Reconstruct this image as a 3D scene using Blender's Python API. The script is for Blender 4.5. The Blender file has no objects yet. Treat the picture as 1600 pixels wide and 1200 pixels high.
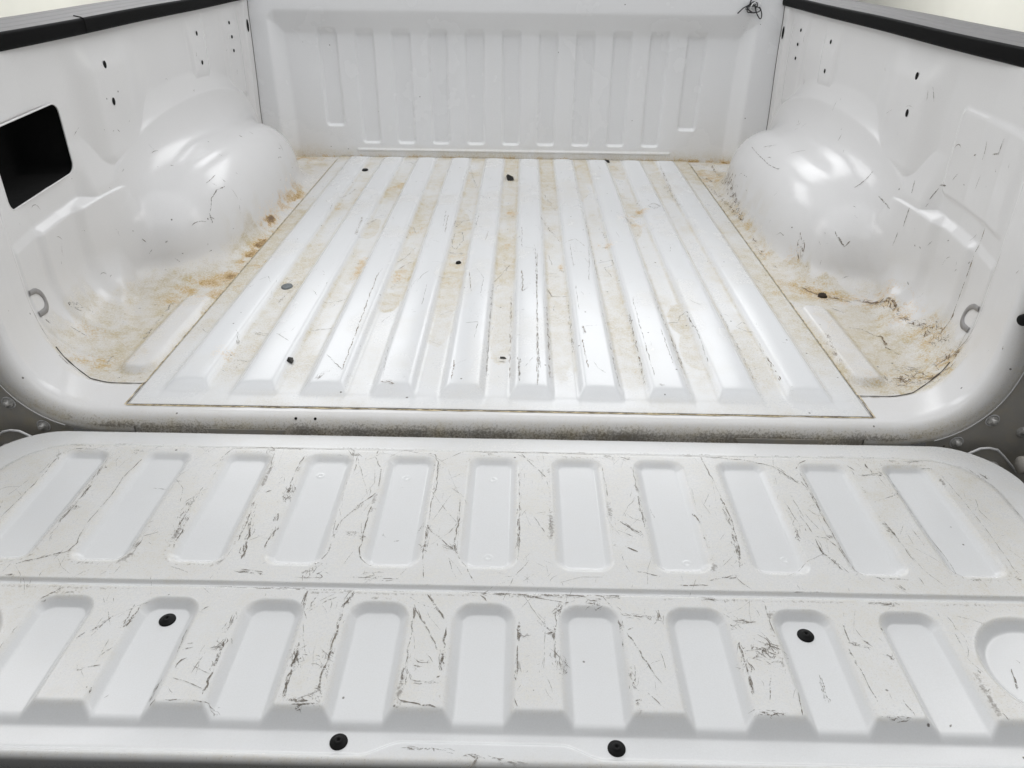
import bpy, math, random
import numpy as np
from mathutils import Vector, Matrix

S = bpy.context.scene
C = S.collection
rng = np.random.default_rng(7)
random.seed(7)

# ------------------------------------------------------------------ camera
def set_camera():
    cam = bpy.data.cameras.new('camera')
    cam.sensor_fit = 'HORIZONTAL'; cam.sensor_width = 36.0
    cam.lens = 36.0 * 1176.5 / 1600.0
    cam.clip_start = 0.02; cam.clip_end = 200
    o = bpy.data.objects.new('camera', cam); C.objects.link(o)
    yaw, pitch, roll = -0.01038, 0.53408, -0.01231
    cy, sy, cp, sp = math.cos(yaw), math.sin(yaw), math.cos(pitch), math.sin(pitch)
    f = Vector((sy*cp, cy*cp, -sp)); r = Vector((cy, -sy, 0)); d = f.cross(r)
    c, s = math.cos(roll), math.sin(roll)
    r2 = c*r + s*d; d2 = -s*r + c*d
    m = Matrix((r2, -d2, -f)).transposed().to_4x4()
    m.translation = Vector((0.0334, -1.0571, 0.6806))
    o.matrix_world = m
    S.camera = o
set_camera()

# ------------------------------------------------------------------ world and lamps (a closed photo bay: lit ceiling, dark behind)
w = bpy.data.worlds.new('World'); S.world = w; w.use_nodes = True
bg = w.node_tree.nodes['Background']
bg.inputs['Color'].default_value = (0.97, 0.98, 1.0, 1); bg.inputs['Strength'].default_value = 0.17

def area(name, loc, aim, sx, sy, power, col=(1, 1, 1)):
    l = bpy.data.lights.new(name, 'AREA'); l.shape = 'RECTANGLE'; l.size = sx; l.size_y = sy
    l.energy = power; l.color = col
    o = bpy.data.objects.new(name, l); C.objects.link(o); o.location = loc
    o.rotation_euler = (Vector(aim) - Vector(loc)).to_track_quat('-Z', 'Y').to_euler()
    return o
area('ceiling_light_over_bed', (0.0, 0.35, 2.35), (0.0, 0.45, 0), 4.2, 2.2, 55, (0.97, 0.985, 1.0))
for x in (-2.1, 1.0):
    area('ceiling_light_over_cab', (x, 5.2, 2.8), (x*0.3, 0.6, 0), 2.3, 1.7, 46, (0.97, 0.985, 1.0))
for s in (-1, 1):
    area('ceiling_light_side', (s*2.8, 1.3, 2.3), (s*0.2, 0.8, 0.1), 0.7, 2.0, 17, (1.0, 0.985, 0.97))
    area('backdrop_fill_light', (s*2.3, 6.6, 1.9), (s*4.2, 6.6, -0.1), 0.8, 6.0, 120, (1.0, 0.99, 0.95))  # unseen lamps added to brighten the backdrop walls

S.view_settings.view_transform = 'Standard'; S.view_settings.look = 'None'
S.view_settings.exposure = 0.0; S.view_settings.gamma = 1.0
S.view_settings.use_curve_mapping = False
S.render.engine = 'CYCLES'

# ------------------------------------------------------------------ numpy helpers
def ramp(t, e=0.10):                       # 0..1 ramp with softly rounded shoulders
    return 0.5*(np.sqrt(t*t+e*e) - np.sqrt((t-1)**2+e*e) + 1)
def sst(a, b, x):
    t = np.clip((x-a)/(b-a), 0, 1); return t*t*(3-2*t)
def rbox(px, py, hx, hy, r):               # rounded rectangle, negative inside
    qx = np.abs(px)-hx+r; qy = np.abs(py)-hy+r
    return np.hypot(np.maximum(qx, 0), np.maximum(qy, 0)) + np.minimum(np.maximum(qx, qy), 0) - r
def smin(a, b, k):
    h = np.maximum(k-np.abs(a-b), 0)/k
    return np.minimum(a, b) - h*h*k*0.25
LAT = rng.random((256, 256))
def vnoise(x, y):
    xi = np.floor(x).astype(int); yi = np.floor(y).astype(int)
    fx = x-xi; fy = y-yi; fx = fx*fx*(3-2*fx); fy = fy*fy*(3-2*fy)
    a = LAT[xi % 256, yi % 256]; b = LAT[(xi+1) % 256, yi % 256]
    c = LAT[xi % 256, (yi+1) % 256]; d = LAT[(xi+1) % 256, (yi+1) % 256]
    return (a*(1-fx)+b*fx)*(1-fy) + (c*(1-fx)+d*fx)*fy
def fbm(x, y, n=4):
    s = 0; a = 0.5; t = 0
    for i in range(n):
        s = s + a*vnoise(x*2**i+17.3*i, y*2**i+5.1*i); t += a; a *= 0.5
    return s/t

# ------------------------------------------------------------------ materials
def nodes(name):
    m = bpy.data.materials.new(name); m.use_nodes = True
    nt = m.node_tree
    return m, nt, nt.nodes['Principled BSDF']
def N(nt, t, **kw):
    n = nt.nodes.new(t)
    for k, v in kw.items(): setattr(n, k, v)
    return n
def noise(nt, vec, scale, detail=3, rough=0.55):
    n = N(nt, 'ShaderNodeTexNoise'); n.inputs['Scale'].default_value = scale
    n.inputs['Detail'].default_value = detail; n.inputs['Roughness'].default_value = rough
    nt.links.new(vec, n.inputs['Vector']); return n.outputs['Fac']
def mth(nt, op, a, b=None, c=None):
    n = N(nt, 'ShaderNodeMath', operation=op)
    for i, v in enumerate((a, b, c)):
        if v is None: continue
        if isinstance(v, (int, float)): n.inputs[i].default_value = v
        else: nt.links.new(v, n.inputs[i])
    return n.outputs[0]
def mapr(nt, v, a, b, c=0.0, d=1.0):
    n = N(nt, 'ShaderNodeMapRange'); n.clamp = True
    nt.links.new(v, n.inputs[0])
    for i, q in enumerate((a, b, c, d)): n.inputs[i+1].default_value = q
    return n.outputs[0]
def mix(nt, fac, a, b):
    n = N(nt, 'ShaderNodeMix', data_type='RGBA')
    for sock, v in ((n.inputs['Factor'], fac), (n.inputs['A'], a), (n.inputs['B'], b)):
        if isinstance(v, tuple): sock.default_value = (*v, 1)
        elif isinstance(v, (int, float)): sock.default_value = v
        else: nt.links.new(v, sock)
    return n.outputs['Result']

def paint(name, base=(0.775, 0.785, 0.795), rough=0.2, chips=0.0, grime=0.0, bump=0.05):
    """white body paint; the 'wear' attribute carries dirt film (R), rust and mud (G), rubbed scuffs (B)"""
    m, nt, p = nodes(name)
    tc = N(nt, 'ShaderNodeTexCoord').outputs['Object']
    at = N(nt, 'ShaderNodeAttribute', attribute_name='wear')
    sp = N(nt, 'ShaderNodeSeparateColor'); nt.links.new(at.outputs['Color'], sp.inputs[0])
    film, rust, scuff = sp.outputs
    n_big = noise(nt, tc, 5, 4); n_mid = noise(nt, tc, 38, 5, 0.65); n_fine = noise(nt, tc, 260, 4, 0.7)
    n_grit = noise(nt, tc, 620, 2, 0.6)
    # paint tone
    col = mix(nt, mapr(nt, n_big, 0.3, 0.75, 0.0, 0.35), base, tuple(c*0.93 for c in base))
    col = mix(nt, mapr(nt, n_grit, 0.35, 0.68, 0.0, 0.09), col, tuple(c*0.55 for c in base))
    # dried dirt film, patchy and speckled
    f1 = mth(nt, 'MULTIPLY', film, mapr(nt, n_mid, 0.25, 0.7, 0.55, 1.1))
    f1 = mth(nt, 'MULTIPLY', f1, mapr(nt, n_fine, 0.34, 0.62, 0.45, 1.25))
    if grime: f1 = mth(nt, 'ADD', f1, mapr(nt, n_mid, 0.45, 0.8, 0.0, grime))
    filmcol = mix(nt, mapr(nt, n_mid, 0.35, 0.65), (0.635, 0.58, 0.475), (0.56, 0.48, 0.31))
    col = mix(nt, mth(nt, 'MINIMUM', f1, 1.0), col, filmcol)
    # grit specks where the film lies
    g = mth(nt, 'MULTIPLY', mapr(nt, n_grit, 0.63, 0.70), mapr(nt, film, 0.12, 0.5, 0.0, 0.75))
    col = mix(nt, g, col, (0.20, 0.155, 0.105))
    # rust / mud: orange thin, brown thick
    r1 = mth(nt, 'ADD', rust, mth(nt, 'MULTIPLY', mth(nt, 'SUBTRACT', n_fine, 0.5), 1.9))
    r1 = mth(nt, 'ADD', r1, mth(nt, 'MULTIPLY', mth(nt, 'SUBTRACT', n_mid, 0.5), 1.1))
    rk = mth(nt, 'MULTIPLY', mapr(nt, r1, 0.18, 0.85), mapr(nt, rust, 0.02, 0.15))
    rc = mix(nt, mapr(nt, r1, 0.55, 1.15), (0.60, 0.37, 0.09), (0.16, 0.085, 0.035))
    col = mix(nt, mth(nt, 'MULTIPLY', rk, 0.9), col, rc)
    # rubbed scuffs
    s1 = mth(nt, 'ADD', scuff, mth(nt, 'MULTIPLY', mth(nt, 'SUBTRACT', n_fine, 0.5), 1.6))
    s1 = mth(nt, 'MULTIPLY', mapr(nt, s1, 0.42, 0.75), mapr(nt, scuff, 0.02, 0.12))
    col = mix(nt, mth(nt, 'MULTIPLY', s1, 0.75), col, (0.22, 0.20, 0.18))
    if chips:
        v = N(nt, 'ShaderNodeTexVoronoi'); v.inputs['Scale'].default_value = 34
        nt.links.new(tc, v.inputs['Vector'])
        cs = N(nt, 'ShaderNodeSeparateColor'); nt.links.new(v.outputs['Color'], cs.inputs[0])
        d = mth(nt, 'ADD', v.outputs['Distance'], mth(nt, 'MULTIPLY', mth(nt, 'SUBTRACT', n_fine, 0.5), 0.10))
        k = mth(nt, 'MULTIPLY', mapr(nt, d, 0.075, 0.045), mth(nt, 'GREATER_THAN', cs.outputs[0], 1.0-chips))
        col = mix(nt, mth(nt, 'MULTIPLY', k, 0.85), col, (0.09, 0.075, 0.06))
    nt.links.new(col, p.inputs['Base Color'])
    ro = mth(nt, 'ADD', mapr(nt, n_big, 0.2, 0.8, rough, rough+0.08), mth(nt, 'MULTIPLY', mth(nt, 'MINIMUM', mth(nt, 'ADD', f1, rk), 1.0), 0.4))
    nt.links.new(ro, p.inputs['Roughness'])
    p.inputs['Specular IOR Level'].default_value = 0.42
    b = N(nt, 'ShaderNodeBump'); b.inputs['Strength'].default_value = bump; b.inputs['Distance'].default_value = 0.002
    hgt = mth(nt, 'ADD', mth(nt, 'MULTIPLY', n_mid, 0.04), mth(nt, 'MULTIPLY', n_fine, mth(nt, 'MULTIPLY', f1, 1.2)))
    nt.links.new(hgt, b.inputs['Height']); nt.links.new(b.outputs[0], p.inputs['Normal'])
    return m

def plain(name, col, rough=0.5, metal=0.0, var=0.15, scale=60, bump=0.1):
    m, nt, p = nodes(name)
    tc = N(nt, 'ShaderNodeTexCoord').outputs['Object']
    n1 = noise(nt, tc, scale, 4)
    nt.links.new(mix(nt, mapr(nt, n1, 0.3, 0.7), tuple(c*(1-var) for c in col), tuple(min(1, c*(1+var)) for c in col)), p.inputs['Base Color'])
    nt.links.new(mapr(nt, n1, 0.3, 0.7, rough*0.9, min(1, rough*1.1)), p.inputs['Roughness'])
    p.inputs['Metallic'].default_value = metal
    b = N(nt, 'ShaderNodeBump'); b.inputs['Strength'].default_value = bump; b.inputs['Distance'].default_value = 0.001
    nt.links.new(n1, b.inputs['Height']); nt.links.new(b.outputs[0], p.inputs['Normal'])
    return m

def mark_mat(name, dark, light, cover):
    """rubbed-in marks: broken up by fine noise so that paint shows through"""
    m, nt, p = nodes(name)
    tc = N(nt, 'ShaderNodeTexCoord').outputs['Object']
    n1 = noise(nt, tc, 420, 4, 0.7); n2 = noise(nt, tc, 60, 3)
    nt.links.new(mix(nt, mapr(nt, n1, 0.4, 0.65), dark, light), p.inputs['Base Color'])
    p.inputs['Roughness'].default_value = 0.75
    k = mth(nt, 'ADD', n1, mth(nt, 'MULTIPLY', mth(nt, 'SUBTRACT', n2, 0.5), 0.9))
    tr = N(nt, 'ShaderNodeBsdfTransparent'); mx = N(nt, 'ShaderNodeMixShader')
    nt.links.new(mapr(nt, k, cover-0.10, cover+0.16, 0.0, 0.92), mx.inputs[0])
    nt.links.new(tr.outputs[0], mx.inputs[1]); nt.links.new(p.outputs[0], mx.inputs[2])
    nt.links.new(mx.outputs[0], nt.nodes['Material Output'].inputs['Surface'])
    return m

M = dict(
    wall=paint('white_paint_walls', base=(0.782, 0.776, 0.774), rough=0.15, chips=0.10, bump=0.02),
    floor=paint('white_paint_floor', rough=0.20, chips=0.35, bump=0.04),
    tailgate=paint('white_paint_tailgate', base=(0.775, 0.782, 0.788), rough=0.17, chips=0.16, bump=0.025),
    head=paint('white_paint_front_panel_brightened', base=(0.85, 0.855, 0.865), rough=0.22, chips=0.08),  # base lightened to put missing light into the panel's colour
    post=paint('white_paint_dusty_shaded_post', base=(0.44, 0.42, 0.385), rough=0.42, chips=0.12, grime=0.5),  # white paint darkened for the post's shade, with grime on top
    black=plain('black_plastic', (0.0035, 0.0035, 0.0038), 0.6, var=0.25, scale=900, bump=0.35),
    cavity=plain('dark_cavity', (0.012, 0.012, 0.012), 0.9),
    captop=plain('dusty_sheen_cap_top', (0.19, 0.185, 0.185), 0.55, var=0.10, scale=60, bump=0.05),  # dust plus a grazing reflection painted grey onto the black plastic
    rubber=plain('black_rubber', (0.008, 0.008, 0.008), 0.5, scale=300),
    greyrubber=plain('grey_rubber_plug', (0.13, 0.145, 0.15), 0.5, var=0.35, scale=250, bump=0.4),
    steel=plain('painted_bolt', (0.45, 0.44, 0.42), 0.35, 0.3, var=0.3, scale=200),
    caulk=plain('dirty_seam_filler', (0.50, 0.42, 0.28), 0.85, var=0.6, scale=90, bump=0.3),
    seamdark=plain('dark_seam', (0.075, 0.068, 0.06), 0.8, var=0.5, scale=120, bump=0.3),
    scuff=mark_mat('black_scuff', (0.10, 0.085, 0.066), (0.30, 0.265, 0.22), 0.47),
    scuffm=mark_mat('mid_scuff', (0.13, 0.11, 0.09), (0.33, 0.30, 0.26), 0.50),
    scuffl=mark_mat('grey_scuff', (0.20, 0.18, 0.155), (0.40, 0.375, 0.34), 0.50),
    seambrk=mark_mat('broken_dark_seam', (0.06, 0.05, 0.04), (0.20, 0.16, 0.10), 0.42),
    mud=mark_mat('brown_stain', (0.10, 0.06, 0.03), (0.30, 0.21, 0.12), 0.47),
    ground=plain('dark_floor_coating', (0.03, 0.03, 0.031), 0.7, scale=20),
    backdrop=plain('pale_backdrop', (0.86, 0.86, 0.80), 0.9, var=0.02, scale=3, bump=0.0),
    clod=plain('black_debris', (0.008, 0.007, 0.006), 0.8, var=0.5, scale=300, bump=0.5),
    clodg=plain('dark_grey_debris', (0.035, 0.033, 0.03), 0.6, var=0.6, scale=300, bump=0.5),
    wire=plain('dark_wire', (0.02, 0.02, 0.022), 0.4, scale=300),
    wirew=plain('pale_film', (0.7, 0.7, 0.7), 0.3, scale=300),
)

M['wall'].node_tree.nodes['Principled BSDF'].inputs['Specular IOR Level'].default_value = 0.32
for k in ('black', 'rubber', 'cavity'): M[k].node_tree.nodes['Principled BSDF'].inputs['Specular IOR Level'].default_value = 0.07 if k == 'black' else 0.15
# ------------------------------------------------------------------ object helpers
def tag(o, label=None, cat=None, group=None, kind=None):
    for k, v in (('label', label), ('category', cat), ('group', group), ('kind', kind)):
        if v: o[k] = v
    return o
def put(o, parent):
    C.objects.link(o)
    if parent is not None:
        o.parent = parent
        o.matrix_parent_inverse = Matrix.Translation(parent.matrix_world.translation).inverted() if parent.type == 'EMPTY' else Matrix()
    return o
def mesh_np(name, V, F, mat, parent=None, attr=None, nrm=None, smooth=True):
    """V (n,3), F (m,4) or (m,3)"""
    me = bpy.data.meshes.new(name)
    F = np.asarray(F, np.int32); k = F.shape[1]
    me.vertices.add(len(V)); me.vertices.foreach_set('co', np.asarray(V, np.float32).ravel())
    me.loops.add(F.size); me.loops.foreach_set('vertex_index', F.ravel())
    me.polygons.add(len(F)); me.polygons.foreach_set('loop_start', np.arange(0, F.size, k, dtype=np.int32))
    me.polygons.foreach_set('loop_total', np.full(len(F), k, np.int32))
    me.update(calc_edges=True)
    if smooth: me.polygons.foreach_set('use_smooth', np.ones(len(F), bool))
    if attr is not None:
        a = me.color_attributes.new('wear', 'FLOAT_COLOR', 'POINT')
        a.data.foreach_set('color', np.c_[np.clip(attr, 0, 1), np.ones(len(V))].astype(np.float32).ravel())
    if nrm is not None: me.normals_split_custom_set_from_vertices(nrm.tolist())
    me.materials.append(mat)
    return put(bpy.data.objects.new(name, me), parent)
def grid_normals(P):
    du = np.gradient(P, axis=1); dv = np.gradient(P, axis=0)
    n = np.cross(du, dv); l = np.linalg.norm(n, axis=2, keepdims=True); l[l < 1e-12] = 1
    return n/l
def grid_obj(name, P, mat, parent, attr=None, region=None, part='rib', flip=False, drop=None):
    """sheet from a grid of points (rows, columns); faces whose region id > 0 become parts of the sheet"""
    ny, nx, _ = P.shape
    idx = np.arange(ny*nx).reshape(ny, nx)
    F = np.stack([idx[:-1, :-1], idx[:-1, 1:], idx[1:, 1:], idx[1:, :-1]], -1).reshape(-1, 4)
    Nn = grid_normals(P).reshape(-1, 3)
    if flip: F = F[:, ::-1]; Nn = -Nn
    V = P.reshape(-1, 3)
    A = None if attr is None else attr.reshape(-1, 3)
    R = np.zeros(len(F), int) if region is None else region[:-1, :-1].ravel()
    if drop is not None:
        keep = ~drop.reshape(-1)[F].any(1); F = F[keep]; R = R[keep]
    root = None
    for r in np.unique(R):
        f = F[R == r]; u, inv = np.unique(f, return_inverse=True)
        o = mesh_np(name if r == 0 else part, V[u], inv.reshape(-1, 4), mat, parent if r == 0 else root,
                    None if A is None else A[u], Nn[u])
        if r == 0: root = o
    return root
def tube(name, pts, rad, mat, parent, n=8, cyc=False):
    pts = [Vector(p) for p in pts]; V = []; F = []
    m = len(pts)
    for i, p in enumerate(pts):
        a = pts[(i-1) % m] if (cyc or i > 0) else p; b = pts[(i+1) % m] if (cyc or i < m-1) else p
        t = (b-a).normalized(); u = t.orthogonal().normalized() if i == 0 else (u - t*u.dot(t)).normalized(); v = t.cross(u)
        r = rad[i] if isinstance(rad, (list, tuple)) else rad
        for k in range(n):
            q = 2*math.pi*k/n; V.append(p + r*(math.cos(q)*u + math.sin(q)*v))
    for i in range(m if cyc else m-1):
        j = (i+1) % m
        for k in range(n): F.append((i*n+k, i*n+(k+1) % n, j*n+(k+1) % n, j*n+k))
    return mesh_np(name, np.array([tuple(v) for v in V]), F, mat, parent)
def lathe(name, prof, origin, axis, mat, parent, n=28, sx=1.0, sy=1.0):
    """prof: list of (radius, height along axis); closed at both ends when radius 0"""
    ax = Vector(axis).normalized(); u = ax.orthogonal().normalized(); v = ax.cross(u)
    if abs(ax.z) > 0.9: u = Vector((1, 0, 0)); v = ax.cross(u)
    o = Vector(origin); V = []; F = []
    for r, h in prof:
        for k in range(n):
            q = 2*math.pi*k/n; V.append(tuple(o + ax*h + r*(sx*math.cos(q)*u + sy*math.sin(q)*v)))
    for i in range(len(prof)-1):
        for k in range(n): F.append((i*n+k, i*n+(k+1) % n, (i+1)*n+(k+1) % n, (i+1)*n+k))
    return mesh_np(name, np.array(V), F, mat, parent)
def extrude_poly(name, poly, d, mat, parent, smooth=False):
    """closed polygon (3-D points) given thickness along vector d"""
    n = len(poly); A = np.array(poly, float); B = A + np.array(d)
    me = bpy.data.meshes.new(name)
    faces = [list(range(n))[::-1], list(range(n, 2*n))] + [[i, (i+1) % n, n+(i+1) % n, n+i] for i in range(n)]
    me.from_pydata([tuple(p) for p in np.r_[A, B]], [], faces); me.update()
    me.materials.append(mat)
    o = put(bpy.data.objects.new(name, me), parent)
    return o
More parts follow.
